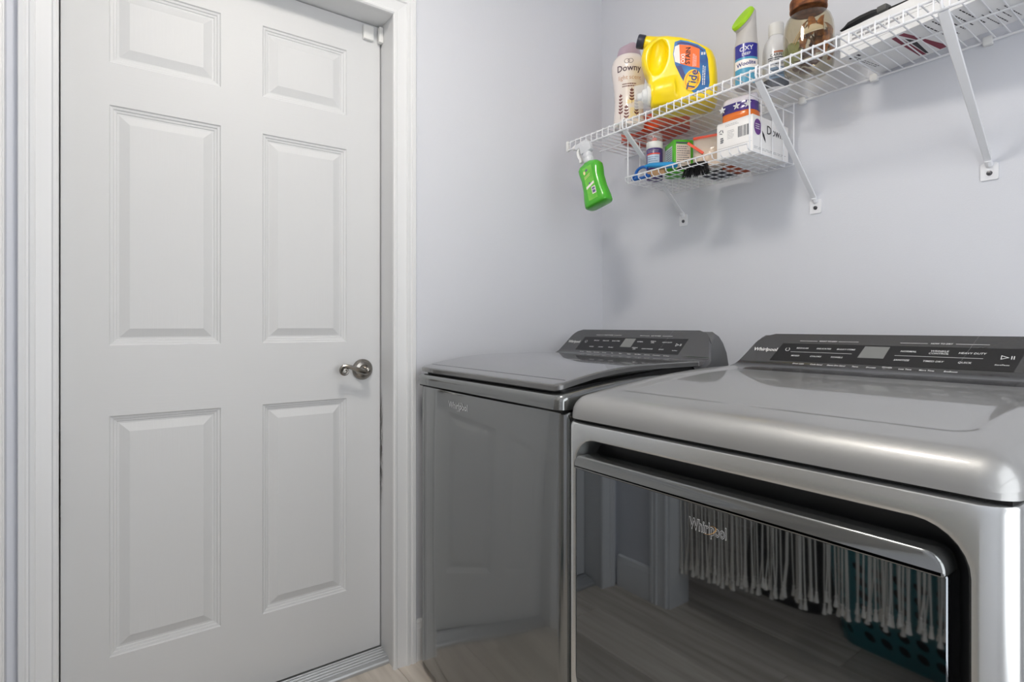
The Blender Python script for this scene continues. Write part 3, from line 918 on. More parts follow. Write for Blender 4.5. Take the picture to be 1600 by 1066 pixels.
mk('cap_ring', lathe(B(), [(.0140, .0192), (.0140, .0205), (.0085, .0205), (.0085, .0192)], 24, M4=Mc), M['tidey'], cp, label='yellow ring inside the cap')
Mt = Matrix.Translation((-.064, .031, .047)) @ Vector((-1, -.12, -.03)).normalized().to_track_quat('Z', 'Y').to_matrix().to_4x4()
mk('tap_collar', lathe(B(), [(.0385, 0), (.0385, .004), (.037, .006)], 30, M4=Mt), M['yellow'], t)
mk('spout', lathe(B(), [(.030, .004), (.029, .016), (.022, .018), (.020, .030), (.012, .034), (.0105, .046), (.0085, .047)], 28, M4=Mt), M['white_pl'], t, label='white pouring spout')
mk('measuring_cap', lathe(B(), [(.0365, .004), (.0370, .030), (.0355, .056), (.034, .057), (.0345, .030), (.0345, .006)], 30, M4=Mt, cap0=False, cap1=False), M['clearpl'], t, label='clear dome cap over the spout')
LB = [(.003, .186), (.020, .189), (.041, .182), (.070, .167), (.090, .149), (.097, .120), (.102, .050), (.098, .030), (.080, .024), (.062, .022), (.040, .044), (.020, .080), (.004, .118), (-.002, .150)]
lf = lambda o: (lambda u, v: Vector((u, -o, v)))
bm = B(); prism(bm, LB, fw, -.0016, .004)
lb = mk('label', bm, M['labblue'], t, smooth=False, label='blue label with an orange panel')
bm = B(); poly(bm, lf(.0018), [(.010, .181), (.022, .184), (.041, .178), (.068, .164), (.086, .147), (.083, .144), (.066, .158), (.041, .171), (.022, .176), (.012, .174)])
poly(bm, lf(.0018), [(.006, .112), (.022, .078), (.042, .045), (.050, .046), (.034, .08), (.022, .112)])
mk('label_swirl', bm, M['indigo'], lb, recalc=False, smooth=False)
bm = B(); poly(bm, lf(.0019), [(.004, .172), (.017, .176), (.019, .118), (.004, .126), (.000, .150)])
mk('label_panel', bm, M['labwhite'], lb, recalc=False, smooth=False)
bm = B(); poly(bm, lf(.0021), [(.016, .176), (.048, .168), (.074, .153), (.074, .097), (.045, .106), (.019, .118)])
mk('label_panel', bm, M['orange'], lb, recalc=False, smooth=False, label='orange panel')
def rotd(cx, cy, ang, o):
    ca, sa = cos(R(ang)), sin(R(ang))
    return lambda a, b: Vector((cx + a * ca - b * sa, -o, cy + a * sa + b * ca))
bm = B(); text(bm, 'OXI', .016, rotd(.0275, .132, 88, .0024), .022); greek(bm, rotd(.008, .150, 88, .0024), -.02, .02, -.004, .004, 2, 3)
mk('lettering', bm, M['labwhite'], lb, recalc=False, smooth=False)
bm = B(); text(bm, 'STAIN', .0185, rotd(.0415, .138, 87, .0024), .028)
mk('lettering', bm, M['dblack'], lb, recalc=False, smooth=False, label='black lettering')
bm = B(); greek(bm, rotd(.060, .126, 88, .0024), -.022, .018, -.006, .006, 3, 8, .35)
greek(bm, rotd(.086, .080, 88, .0022), -.035, .030, -.005, .005, 2, 9, .5); greek(bm, rotd(.0835, .140, 88, .0022), -.006, .004, -.008, .006, 2, 5, .7)
mk('lettering', bm, M['ink'], lb, recalc=False, smooth=False, label='white small print')
def disc(bm, fn, rx, ry, n=28, k=0.):
    poly(bm, fn, [(rx * cos(2 * pi * i / n), ry * sin(2 * pi * i / n)) for i in range(n)])
bm = B(); disc(bm, rotd(.053, .064, 78, .0026), .0315, .024)
mk('roundel', bm, M['tidey'], lb, recalc=False, smooth=False, label='yellow roundel')
bm = B(); f_ = rotd(.053, .064, 78, .0029)
for r0, r1 in ((.024, .0265), ):
    for i in range(32):
        a0, a1 = 2 * pi * i / 32, 2 * pi * (i + 1) / 32
        poly(bm, f_, [(r0 * cos(a0), r0 * .72 * sin(a0)), (r1 * cos(a0), r1 * .72 * sin(a0)), (r1 * cos(a1), r1 * .72 * sin(a1)), (r0 * cos(a1), r0 * .72 * sin(a1))])
mk('roundel_ring', bm, M['orange'], lb, recalc=False, smooth=False)
bm = B(); text(bm, 'Tide', .0330, rotd(.0545, .063, 78, .0032), .020, shear=.1)
mk('lettering', bm, M['indigo'], lb, recalc=False, smooth=False, label='dark blue word lettering')
bm = B(); text(bm, 'SIMPLY', .010, rotd(.0705, .067, 80, .0026), .012)
mk('lettering', bm, M['dblack'], lb, recalc=False, smooth=False)

# ---- carpet foam can with a slanted green brush cap
M['canblue'] = P('can_blue', (44, 44, 138), .3, coat=.3)
M['canteal'] = P('can_teal', (70, 150, 180), .35)
M['cangrey'] = P('grey_cap_stem', (186, 182, 178), .3, coat=.2)
M['lime'] = P('lime_brush', (158, 206, 20), .45, bump=((400, 400, 400), .5, .002, 2))
bx, by = -.882, 1.458
t = thing('foam_spray_can', 'blue spray can with a slanted lime green brush cap on the shelf', 'spray can', (bx, by, IT), face_cam(bx, by))
body = mk('body', lathe(B(), [(.030, 0), (.0325, .003), (.0325, .113), (.0315, .117), (.029, .119)], 36), M['cangrey'], t)
stem = B()
ZA = Vector((-.61, -.60, .52)).normalized(); XA = Vector((.65, 0, .76)).normalized(); YA = ZA.cross(XA).normalized(); XA = YA.cross(ZA)
Mtop = Matrix.Translation((-.006, -.006, .190)) @ Matrix((XA, YA, ZA)).transposed().to_4x4()
base = [Vector((.031 * cos(2 * pi * k / 36), .031 * sin(2 * pi * k / 36), .117)) for k in range(36)]
mid = [Vector((.0275 * cos(2 * pi * k / 36) + .001, .0275 * sin(2 * pi * k / 36), .138)) for k in range(36)]
q = [Mtop @ Vector((.036 * cos(2 * pi * k / 36), .0265 * sin(2 * pi * k / 36), -.008)) for k in range(36)]
mid2 = [a.lerp(b, .45) for a, b in zip(mid, q)]
q2 = [Mtop @ Vector((.0375 * cos(2 * pi * k / 36), .028 * sin(2 * pi * k / 36), 0)) for k in range(36)]
loft(stem, [base, mid, mid2, q, q2])
mk('cap_stem', stem, M['cangrey'], t, ang=50)
bm = B(); lathe(bm, [(1.0, .0005), (1.0, .007), (.95, .0095), (.85, .010)], 36, sx=.0365, sy=.027, M4=Mtop)
mk('brush_face', bm, M['lime'], t, label='lime green oval brush face')
c = cyl(.0325, .0005)
bm = B(); rect(bm, c, -.034, .034, .074, .112, 12, 1)
lb = mk('label', bm, M['canblue'], body, recalc=False)
bm = B(); rect(bm, c, -.034, .034, .001, .044, 12, 1); rect(bm, c, -.034, .034, .068, .074, 12, 1)
mk('label_band', bm, M['canteal'], body, recalc=False, label='teal band')
c2 = cyl(.0325, .0008)
bm = B(); rect(bm, c, -.034, .034, .044, .068, 12, 1)
mk('label_band', bm, M['labwhite'], body, recalc=False)
bm = B(); text(bm, 'Woolite', .0155, lambda a, b: c2(a, .056 + b + a * .12), .025)
mk('lettering', bm, M['indigo'], body, recalc=False, smooth=False)
bm = B(); text(bm, 'OXY', .017, lambda a, b: c2(a, .097 + b + a * .1), .015); text(bm, 'DEEP', .010, lambda a, b: c2(a, .082 + b + a * .1), .01)
mk('lettering', bm, M['ink'], body, recalc=False, smooth=False)

# ---- white cleaner bottle
M['bot_white'] = P('white_bottle', (228, 229, 232), .28, coat=.3)
M['slate'] = P('slate_print', (74, 80, 92), .5)
M['steelblue'] = P('steel_blue_print', (112, 140, 168), .5)
M['rust'] = P('rust_print', (176, 112, 84), .5)
bx, by = -.850, 1.558
t = thing('cleaner_bottle', 'white round cleaner bottle with white cap between spray can and jar', 'bottle', (bx, by, IT), face_cam(bx, by))
body = mk('body', lathe(B(), [(.032, 0), (.0355, .004), (.0365, .01), (.0365, .112), (.0355, .125), (.031, .140), (.025, .150), (.020, .156), (.019, .162)], 36), M['bot_white'], t)
mk('cap', lathe(B(), [(.0205, .160), (.0205, .192), (.0195, .195), (.016, .196)], 30), M['white_pl'], t, label='ribbed white screw cap')
c = cyl(.0365, .0005)
bm = B(); rect(bm, c, -.040, .040, .005, .030, 14, 1)
for u in (-.022, -.004): rect(bm, c, u, u + .028, .085, .088, 4, 1)
greek(bm, c, -.02, .026, .066, .084, 3, 4, .5)
lb = mk('label_print', bm, M['slate'], body, recalc=False)
bm = B(); rect(bm, cyl(.0365, .0007), -.018, .022, .028, .060, 8, 1)
mk('label_picture', bm, M['steelblue'], body, recalc=False)
bm = B(); rect(bm, c, -.006, .026, .100, .105, 6, 1)
mk('label_line', bm, M['rust'], body, recalc=False)
bm = B(); text(bm, 'CARPET', .011, lambda a, b: c(a + .004, .094 + b), .012); greek(bm, cyl(.0365, .0009), -.014, .018, .032, .054, 4, 12, .45)
mk('lettering', bm, M['dblack'], body, recalc=False, smooth=False)

# ---- glass jar of dried botanicals
M['rustlid'] = P('rusted_lid', (120, 70, 40), .5, .35, vary=((60, 60, 60), (84, 46, 28), (158, 98, 58)))
bx, by = -.735, 1.508
t = thing('glass_jar', 'big glass jar with a rusty lid full of dried botanicals', 'jar', (bx, by, IT), face_cam(bx, by))
jp = [(.050, 0), (.056, .004), (.0595, .014), (.0605, .05), (.0605, .105), (.0585, .125), (.053, .142), (.045, .153), (.041, .158), (.040, .178)]
outp = jp + [(r_ - .003, z_) for r_, z_ in reversed(jp[2:])] + [(.052, .0075), (.003, .0075)]
bm = B()
loft(bm, [[(r_ * cos(2 * pi * k / 48), r_ * sin(2 * pi * k / 48), z_) for k in range(48)] for r_, z_ in outp])
mk('glass', bm, M['glass'], t, ang=60)
mk('lid', lathe(B(), [(.0435, .166), (.0450, .168), (.0450, .172), (.0435, .174), (.0435, .178), (.0448, .180), (.0448, .192), (.0435, .195), (.040, .196)], 40), M['rustlid'], t, label='rusty brown screw lid')
rnd = random.Random(11)
dm = {'amber': P('amber_petal', (166, 104, 40), .6, vary=((90, 90, 90), (112, 64, 20), (186, 124, 54))), 'moss': P('moss_sprig', (138, 148, 100), .7), 'bark': P('dark_bark', (118, 78, 56), .8),
      'shell': P('pale_shell', (222, 214, 198), .4), 'straw': P('straw_stem', (204, 176, 116), .6)}
def tone_by_object(m, lo, hi):
    nt = m.node_tree; b = nt.nodes['Principled BSDF']
    src_ = b.inputs['Base Color'].links[0].from_socket
    oi = nt.nodes.new('ShaderNodeObjectInfo'); mr = nt.nodes.new('ShaderNodeMapRange'); hs = nt.nodes.new('ShaderNodeHueSaturation')
    mr.inputs[3].default_value = lo; mr.inputs[4].default_value = hi
    nt.links.new(oi.outputs['Random'], mr.inputs[0]); nt.links.new(mr.outputs[0], hs.inputs['Value'])
    nt.links.new(src_, hs.inputs['Color']); nt.links.new(hs.outputs[0], b.inputs['Base Color'])
tone_by_object(dm['amber'], .45, 1.25)
def curl(L, w, bend, th=.0012):
    bm = B(); g = []
    for i in range(7):
        f = i / 6; ww = w * (.25 + .75 * sin(pi * min(.95, f * .8 + .12)))
        g.append([Vector((L * f, s * ww, bend * sin(pi * f) * L + .4 * ww * abs(s))) for s in (-1, -.4, .4, 1)])
    vt = [[bm.verts.new(p) for p in r_] for r_ in g]; vb = [[bm.verts.new(p - Vector((0, 0, th))) for p in r_] for r_ in g]
    for i in range(6):
        for j in range(3):
            bm.faces.new((vt[i][j], vt[i][j + 1], vt[i + 1][j + 1], vt[i + 1][j])); bm.faces.new((vb[i][j], vb[i + 1][j], vb[i + 1][j + 1], vb[i][j + 1]))
    for i in range(6):
        bm.faces.new((vt[i][0], vt[i + 1][0], vb[i + 1][0], vb[i][0])); bm.faces.new((vt[i][3], vb[i][3], vb[i + 1][3], vt[i + 1][3]))
    bm.faces.new((vt[0][0], vb[0][0], vb[0][1], vt[0][1])); bm.faces.new((vt[6][0], vt[6][1], vb[6][1], vb[6][0]))
    return bm
src = {}
def piece(kind, loc, rot, lab, L=.05, w=.014, bend=.15):
    if kind in src:
        o = again(src[kind])
    else:
        o = mk('dried_' + {'amber': 'petal', 'moss': 'leaf', 'bark': 'bark_chip', 'shell': 'shell', 'straw': 'twig'}[kind], curl(L, w, bend), dm[kind]); src[kind] = o
    o.location = Vector((bx, by, IT)) + Matrix.Rotation(face_cam(bx, by), 3, 'Z') @ Vector(loc)
    o.rotation_euler = rot
    tag(o, lab, 'dried plant', 'dried pieces in the glass jar')
LBA = 'curled amber dried petal inside the glass jar'
FC = face_cam(bx, by)
rnd = random.Random(33)
for lx, ly, lz_, b2, c2_ in ((-.012, -.034, .086, -1.1, .5), (.006, -.040, .084, -1.35, 1.7), (.020, -.038, .080, -1.2, 2.3), (.032, -.030, .080, -1.5, 1.2), (.042, -.016, .068, -1.45, 2.3), (.044, .004, .060, -1.5, 2.7), (.000, -.014, .086, -1.2, 1.0),
                            (.020, .002, .080, -1.4, 2.0), (.034, -.028, .034, -1.3, 2.2), (.045, -.012, .022, -1.5, 2.4), (.024, -.038, .036, -1.2, 1.2), (-.012, .018, .070, -1.3, .9), (.012, .034, .06, -1.4, 1.6), (.030, .020, .066, -1.3, 2.4),
                            (.010, -.030, .060, -1.0, 2.6), (.038, -.022, .050, -1.35, 1.6), (-.004, -.036, .066, -.8, .2), (.014, -.040, .050, -.7, 2.8)):
    piece('amber', (lx, ly, lz_), (rnd.uniform(-.3, .3), b2, c2_ + FC), LBA, .054, .0092, .20)
for lx, ly, lz_, b2, c2_ in ((-.044, -.014, .042, -1.25, 1.2), (-.034, -.032, .044, -1.2, 1.5), (-.046, .004, .046, -1.3, 1.0), (-.026, -.040, .022, -1.2, 1.5), (-.042, -.020, .018, -1.3, 1.2), (-.030, .026, .05, -1.2, .8)):
    piece('moss', (lx, ly, lz_), (.0, b2, c2_ + FC), 'grey-green dried leaf inside the glass jar', .040, .014, .2)
rnd = random.Random(21)
for i in range(18):
    a, r_, z_ = rnd.random() * 2 * pi, math.sqrt(rnd.random()) * .032, .012 + .062 * (i / 18)
    piece('bark', (r_ * cos(a) - .004, r_ * sin(a) - .004, z_), (rnd.uniform(-.4, .4), rnd.uniform(-.35, .1) if i > 4 else 0., rnd.random() * 6.28), 'brown bark chip inside the glass jar', .024, .014, .1)
piece('shell', (-.012, -.044, .088), (1.15, -.12, FC), 'pale shell in the middle of the glass jar', .046, .013, .12)
piece('shell', (-.020, -.036, .016), (.3, 0, FC), 'pale shell at the bottom of the glass jar')
for lx, ly, lz_, b2, c2_ in ((-.036, -.034, .072, -1.00, .0), (-.032, -.036, .068, -.92, .05), (-.034, -.030, .062, -1.12, .0)):
    piece('straw', (lx, ly, lz_), (.0, b2, c2_ + FC), 'straw-coloured dried stem inside the glass jar', .062, .0018, .03)

# ---- white carton and its black strap
M['carton'] = P('white_carton', (236, 236, 236), .5)
M['cartonb'] = P('carton_print_grey', (150, 152, 154), .6)
M['maroon'] = P('maroon_print', (128, 40, 62), .55)
ca = R(-8.7)
t = thing('carton', 'long flat white carton with dark red print on the right of the shelf', 'box', (-.646, 1.485, TOP + .0004), ca)
body = mk('body', box(B(), 0, .52, 0, .172, 0, .066, .0015, 2), M['carton'], t)
fb = lambda u, v: Vector((u, v, -.0002))
bm = B(); poly(bm, fb, [(.115, .010), (.128, .010), (.113, .162), (.100, .157)]); poly(bm, fb, [(.131, .008), (.143, .008), (.160, .154), (.155, .166), (.141, .166), (.143, .087)])
mk('printed_mark', bm, M['maroon'], body, recalc=False, smooth=False, label='dark red angular mark printed underneath')
bm = B(); poly(bm, fb, [(.130, .036), (.1365, .070), (.1185, .162), (.1145, .155)])
for i in range(5): greek(bm, lambda u, v, i=i: Vector((.182 + .017 * i + v, .010 + u, -.0002)), 0, .12, -.004, .004, 1, i + 3, .35)
for i in range(4): greek(bm, lambda u, v, i=i: Vector((.262 + .013 * i + v, .075 + u, -.0002)), 0, .085, -.003, .003, 1, i + 13, .35)
greek(bm, lambda u, v: Vector((.020 + v, .02 + u, -.0002)), 0, .11, -.006, .006, 2, 21, .3)
rect(bm, fb, .010, .016, .018, .026); rect(bm, fb, .030, .036, .016, .028)
for r_ in (0, 1):
    rect(bm, lambda u, v: Vector((u, -.0003, v)), .02, .50, .0125 + .02 * r_, .0130 + .02 * r_)
mk('small_print', bm, M['dblack'], body, recalc=False, smooth=False, kind='stuff', label='black small print')
bm = B()
fc = lambda u, v: Vector((u, -.0003, v))
text(bm, 'NOVAKEY', .022, lambda a, b: fc(.13 + a, .040 + b), -.004) if False else greek(bm, fc, .03, .16, .030, .050, 2, 31, .5)
mk('small_print', bm, M['ink2'], body, recalc=False, smooth=False, kind='stuff')
st = thing('carry_strap', 'black strap with a buckle lying on top of the white carton', 'strap', (-.646, 1.485, TOP + .0668), ca)
bm = B()
pts = [(.002, .006, .0015), (.012, .006, .004), (.022, .006, .0095), (.050, .006, .0120), (.078, .006, .0115), (.096, .006, .008)]
loft(bm, [[Vector(p) + Vector((0, a * .010, b * h)) for a, b in ((-1, -1), (1, -1), (1, 1), (-1, 1))] for p, h in zip(pts, (.0008, .002, .0035, .0038, .0035, .003))])
mk('strap_web', bm, M['black'], st, ang=30)
mk('buckle', box(B(), .090, .112, -.006, .018, .0012, .0155, .003, 2), P('grey_buckle', (80, 80, 78), .5), st, label='grey buckle')
mk('cord', tube(B(), [(.110, .006, .005), (.16, .006, .0026), (.25, .008, .0022), (.40, .012, .0022)], .0020, 8), M['black'], st)

# ---- green spray bottle hanging from the front rail
M['green'] = P('green_liquid_bottle', (74, 176, 44), .2, coat=.5, sub=.1)
M['greend'] = P('green_label', (118, 200, 66), .35, vary=((20, 20, 20), (84, 180, 50), (140, 208, 92)))
M['greyspray'] = P('sprayer_grey', (206, 208, 212), .35)
M['violet'] = P('violet_print', (104, 90, 140), .5)
t = thing('spray_bottle', 'green spray bottle hanging by its trigger from the left end of the shelf', 'spray bottle', (-1.402, 1.330, 1.7150), 0, rot=(R(-4), R(-17), R(12)))
t.scale = (1.08, 1.05, 1.08)
bm = B()
secs = [(-.228, .036, .019), (-.226, .041, .024), (-.222, .043, .026), (-.205, .0425, .0255), (-.17, .037, .0245), (-.135, .0355, .024), (-.112, .039, .0235), (-.098, .0395, .0225), (-.090, .035, .0200), (-.084, .022, .016), (-.080, .015, .014)]
k = 6
loft(bm, [[Vector((u, v, z_)) for u, v in rr(-a, a, -b2, b2, min(a, b2) * .72, k)] for z_, a, b2 in secs])
body = mk('body', bm, M['green'], t, ang=50)
mk('neck', lathe(B(), [(.015, -.082), (.0175, -.080), (.0178, -.066), (.015, -.063), (.0165, -.060), (.0165, -.050), (.013, -.047), (.012, -.042)], 26), M['greyspray'], t, label='grey ribbed collar')
bm = B()
box(bm, -.020, .022, -.011, .011, -.044, -.014, .005, 2)
box(bm, -.036, .014, -.009, .009, -.020, -.002, .004, 2)
mk('spray_head', bm, M['greyspray'], t, label='pale grey spray head')
bm = B(); tube(bm, [(-.032, 0, -.006), (-.041, 0, -.006), (-.046, 0, -.006)], [.008, .0075, .0065], 14)
mk('nozzle', bm, M['white_pl'], t)
bm = B(); loft(bm, [[Vector((x_ + a * .004, b2 * .006, z_)) for a, b2 in ((-1, -1), (1, -1), (1, 1), (-1, 1))] for x_, z_ in ((-.022, -.016), (-.030, -.028), (-.030, -.042), (-.026, -.056), (-.028, -.066))])
mk('trigger', bm, M['white_pl'], t)
fg = lambda o: (lambda u, v: Vector((u, -(.0242 + (.0015 if v < -.19 else 0) + .0006 * abs(v + .15) / .05) - o, v)))
def secb(v):
    for (z0, a0, b0), (z1, a1, b1) in zip(secs, secs[1:]):
        if z0 <= v <= z1: return lerp(b0, b1, (v - z0) / (z1 - z0))
    return .024
fg = lambda o: (lambda u, v: Vector((u, -secb(v) - o, v)))
bm = B(); rect(bm, fg(.0005), -.0165, .0165, -.212, -.100, 2, 14)
lb = mk('label', bm, M['greend'], body, recalc=False)
bm = B(); rect(bm, fg(.0009), .001, .0155, -.196, -.172, 1, 3); rect(bm, lambda u, v: fg(.0009)(u, v + .35 * u), -.016, .014, -.168, -.160, 3, 1)
mk('label_patch', bm, M['labwhite'], lb, recalc=False, smooth=False)
bm = B(); rect(bm, fg(.0013), .003, .0135, -.193, -.184); rect(bm, fg(.0013), .003, .0135, -.182, -.175); disc(bm, lambda u, v: fg(.0013)(u - .001, v - .158), .003, .003); disc(bm, lambda u, v: fg(.0013)(u - .003, v - .112), .004, .004)
mk('label_print', bm, M['violet'], lb, recalc=False, smooth=False)
bm = B(); disc(bm, lambda u, v: fg(.0011)(u - .012, v - .118), .004, .006); greek(bm, lambda u, v: fg(.0011)(u, v + .35 * u), -.015, .012, -.136, -.126, 2, 5, .4)
mk('label_print', bm, M['cream'], lb, recalc=False, smooth=False)

# ------------------------------------------------------------------ hanging basket and its contents
bx0, bx1, bf, bb, bz0, bz1 = -1.275, -.842, 1.408, 1.640, 1.555, SZ - .008
bask = thing('hanging_basket', 'white wire basket hanging under the shelf', 'basket', (bx0, bb, bz0))
def bl(x, y, z): return (x - bx0, y - bb, z - bz0)
def wire(nm, pts, r_=.0015, n_=6): return mk(nm, tube(B(), [bl(*p) for p in pts], r_, n_), M['wire'], bask)
# floor grid
k = 17
for i in range(k):
    x_ = lerp(bx0, bx1, i / (k - 1))
    up_ = .012 if i not in (0, k - 1) else 0
    if i == 0:
        w = wire('floor_wire', [(bx0, bf - .012, bz0 + .014), (bx0, bf - .009, bz0 + .004), (bx0, bf, bz0), (bx0, bb, bz0), (bx0, bb, bz0 + .05)])
    else:
        again(w, bask, (x_ - bx0, 0, 0))
for i in range(7):
    y_ = lerp(bf, bb, i / 6)
    wire('cross_wire', [(bx0, y_, bz0 - .0018), (bx1, y_, bz0 - .0018)], .0015)
wire('rim_wire', [(bx0, bf - .0125, bz0 + .0155), (bx1, bf - .0125, bz0 + .0155)], .0022)
wire('rim_wire', [(bx0, bb, bz0 + .05), (bx1, bb, bz0 + .05)], .0020)
# side wires hanging from the deck
for x_ in (bx0, bx1):
    for i in range(5):
        y_ = lerp(bf, bb, i / 4)
        wire('side_wire', [(x_, y_, bz0), (x_, y_, bz1 - (0 if i in (0, 4) else .03))], .0021 if i in (0, 4) else .0014)
    wire('side_rail', [(x_, bf, bz0 + .150), (x_, bb, bz0 + .150)], .0016)
    for y_ in (bf, bb):
        wire('hanger_hook', [(x_, y_, bz1 - .002), (x_ + (.012 if x_ < -1 else -.012), y_, bz1 + .0015), (x_ + (.03 if x_ < -1 else -.03), y_, bz1 + .0015)], .0021)
BF = bz0 + .0019                                    # basket floor top

# white carton of dryer sheets (lying)
M['fbox'] = P('dryer_sheet_box', (240, 238, 236), .45)
M['purple'] = P('purple_roundel', (112, 62, 140), .45)
t = thing('dryer_sheet_box', 'white box with a barcode at the right end of the hanging basket', 'box', (-.958, 1.432, BF + .0004))
body = mk('body', box(B(), 0, .111, 0, .188, 0, .104, .002, 2), M['fbox'], t)
ff = lambda u, v: Vector((u, -.0004, v)); fs = lambda u, v: Vector((.1114, u, v))
bm = B(); barcode(bm, ff, .067, .100, .050, .080, 5); rect(bm, ff, .004, .108, .0305, .0310); greek(bm, ff, .012, .024, .045, .062, 3, 2, .7)
for k_ in range(3):
    a = R(90 + 120 * k_)
    poly(bm, lambda u, v: ff(u + .015, v + .078), [(.008 * cos(a), .008 * sin(a)), (.008 * cos(a + 1.5), .008 * sin(a + 1.5)), (.005 * cos(a + 1.5), .005 * sin(a + 1.5)), (.005 * cos(a), .005 * sin(a))])
mk('printed_mark', bm, M['slate'], body, recalc=False, smooth=False, label='barcode and grey marks')
bm = B(); greek(bm, ff, .034, .056, .052, .078, 6, 7, .3); greek(bm, ff, .028, .070, .088, .096, 2, 17, .3); greek(bm, fs, .005, .18, .010, .018, 2, 18, .3)
mk('small_print', bm, M['ink2'], body, recalc=False, smooth=False, kind='stuff')
bm = B(); disc(bm, lambda u, v: fs(u + .024, v + .072), .018, .022)
rd = mk('roundel', bm, M['purple'], body, recalc=False, smooth=False, label='purple roundel')
bm = B(); text(bm, 'Downy', .034, lambda a, b: fs(.120 + a, .072 + b), .008); leaf(bm, lambda u, v: fs(u, v), .046, .066, R(-58), .036, .009)
mk('lettering', bm, M['dblack'], body, recalc=False, smooth=False)
bm = B(); greek(bm, lambda u, v: fs(u, v) + Vector((.0004, 0, 0)), .012, .036, .064, .082, 3, 4, .4)
mk('lettering', bm, M['ink'], rd, recalc=False, smooth=False)

# purple and orange pouch standing behind the box
M['pouchp'] = P('pouch_purple', (62, 50, 128), .25, coat=.4, vary=((18, 18, 18), (40, 44, 110), (96, 64, 150)))
M['poucho'] = P('pouch_orange', (232, 120, 40), .3, coat=.3)
M['pouchw'] = P('pouch_clear_top', (226, 220, 226), .2, coat=.4)
def pouch(t, name, w, h0, h1, th, mat, lab=None, seed=1, amp=.003, taper=.9):
    bm = B(); N, Kk = 8, 16
    loops = []
    for j in range(N + 1):
        f = j / N; z_ = lerp(h0, h1, f)
        tt = th * math.sqrt(max(.02, 1 - f ** 2.2)) if taper else th
        lp = []
        for i in range(Kk):
            a = 2 * pi * i / Kk
            r_ = 1 + amp / th * noise.noise(Vector((cos(a) * 2, sin(a) * 2, f * 3 + seed)))
            cc, ss = cos(a), sin(a)
            lp.append(Vector((w / 2 * (abs(cc) ** .5) * (1 if cc > 0 else -1), tt * (abs(ss) ** .8) * (1 if ss > 0 else -1) * r_, z_)))
        loops.append(lp)
    loft(bm, loops)
    return mk(name, bm, mat, t, ang=60, label=lab)
t = thing('pod_pouch', 'purple and orange pouch lying on top of the white barcode box', 'pouch', (-.908, 1.474, BF + .1048), R(6))
pouch(t, 'body', .096, 0, .022, .036, M['poucho'], None, 1, taper=0)
pouch(t, 'printed_band', .097, .022, .048, .0365, M['pouchp'], 'purple printed band', 2, taper=0)
pouch(t, 'top_seal', .094, .048, .074, .035, M['pouchw'], 'pale clear top of the pouch', 3)
bm = B()
for (u, v) in ((-.036, .035), (.006, .036), (.038, .034)):
    for q_ in range(5): leaf(bm, lambda a, b: Vector((a, -.0395, b)), u, v, q_ * 2 * pi / 5 + .3, .011, .005)
mk('star_print', bm, M['ink'], t, recalc=False, smooth=False)

# zip bag of beige pods with a red slider seal
M['pods'] = P('beige_pods', (206, 184, 158), .5, vary=((60, 60, 60), (180, 152, 124), (226, 208, 186)))
M['zip'] = P('red_zip', (226, 84, 58), .4)
M['bagfilm'] = P('bag_film', (236, 222, 206), .18, alpha=.42, spec=.7, bump=((60, 60, 60), .5, .004, 3))
t = thing('zip_bag', 'clear zip bag of beige pods with a red seal in the basket', 'bag', (-1.010, 1.476, BF + .0004), R(20))
pouch(t, 'film', .098, 0, .092, .024, M['bagfilm'], None, 5, .006)
pouch(t, 'contents', .086, .002, .058, .019, M['pods'], 'beige pods inside the bag', 7, .010)
mk('zip_seal', box(B(), -.050, .050, -.004, .004, .090, .099, .002, 2), M['zip'], t, label='red zip seal')
bm = B(); box(bm, -.030, .030, -.002, .002, -.004, .004, .001, 1, Matrix.Translation((-.036, -.027, .058)) @ Matrix.Rotation(R(40), 4, 'Y'))
mk('zip_tab', bm, M['zip'], t, label='red folded seal end')

# green box
M['gbox'] = P('green_box', (82, 176, 40), .4)
t = thing('green_box', 'bright green box with pale printed panels in the basket', 'box', (-1.110, 1.434, BF + .0004), R(60))
body = mk('body', box(B(), 0, .063, 0, .074, 0, .104, .0015, 2), M['gbox'], t)
M['panelc'] = P('pale_panel', (222, 206, 190), .5)
M['panelg'] = P('grey_panel', (190, 198, 204), .5)
fq = lambda o: (lambda u, v: Vector((u, -.0004 - o, v)))
fl = lambda o: (lambda u, v: Vector((-.0004 - o, u, v)))
bm = B(); rect(bm, fq(0), .007, .054, .014, .090)
lb = mk('label_panel', bm, M['panelc'], body, recalc=False, smooth=False)
bm = B(); greek(bm, fq(.0003), .010, .051, .018, .086, 10, 5, .35); rect(bm, fq(.0003), .007, .054, .092, .097)
mk('small_print', bm, M['slate'], lb, recalc=False, smooth=False, kind='stuff')
bm = B(); rect(bm, fl(0), .012, .070, .026, .088)
lb = mk('label_panel', bm, M['panelg'], body, recalc=False, smooth=False, label='grey printed panel')
bm = B(); greek(bm, fl(.0003), .016, .066, .030, .084, 8, 6, .35)
mk('small_print', bm, M['slate'], lb, recalc=False, smooth=False, kind='stuff')

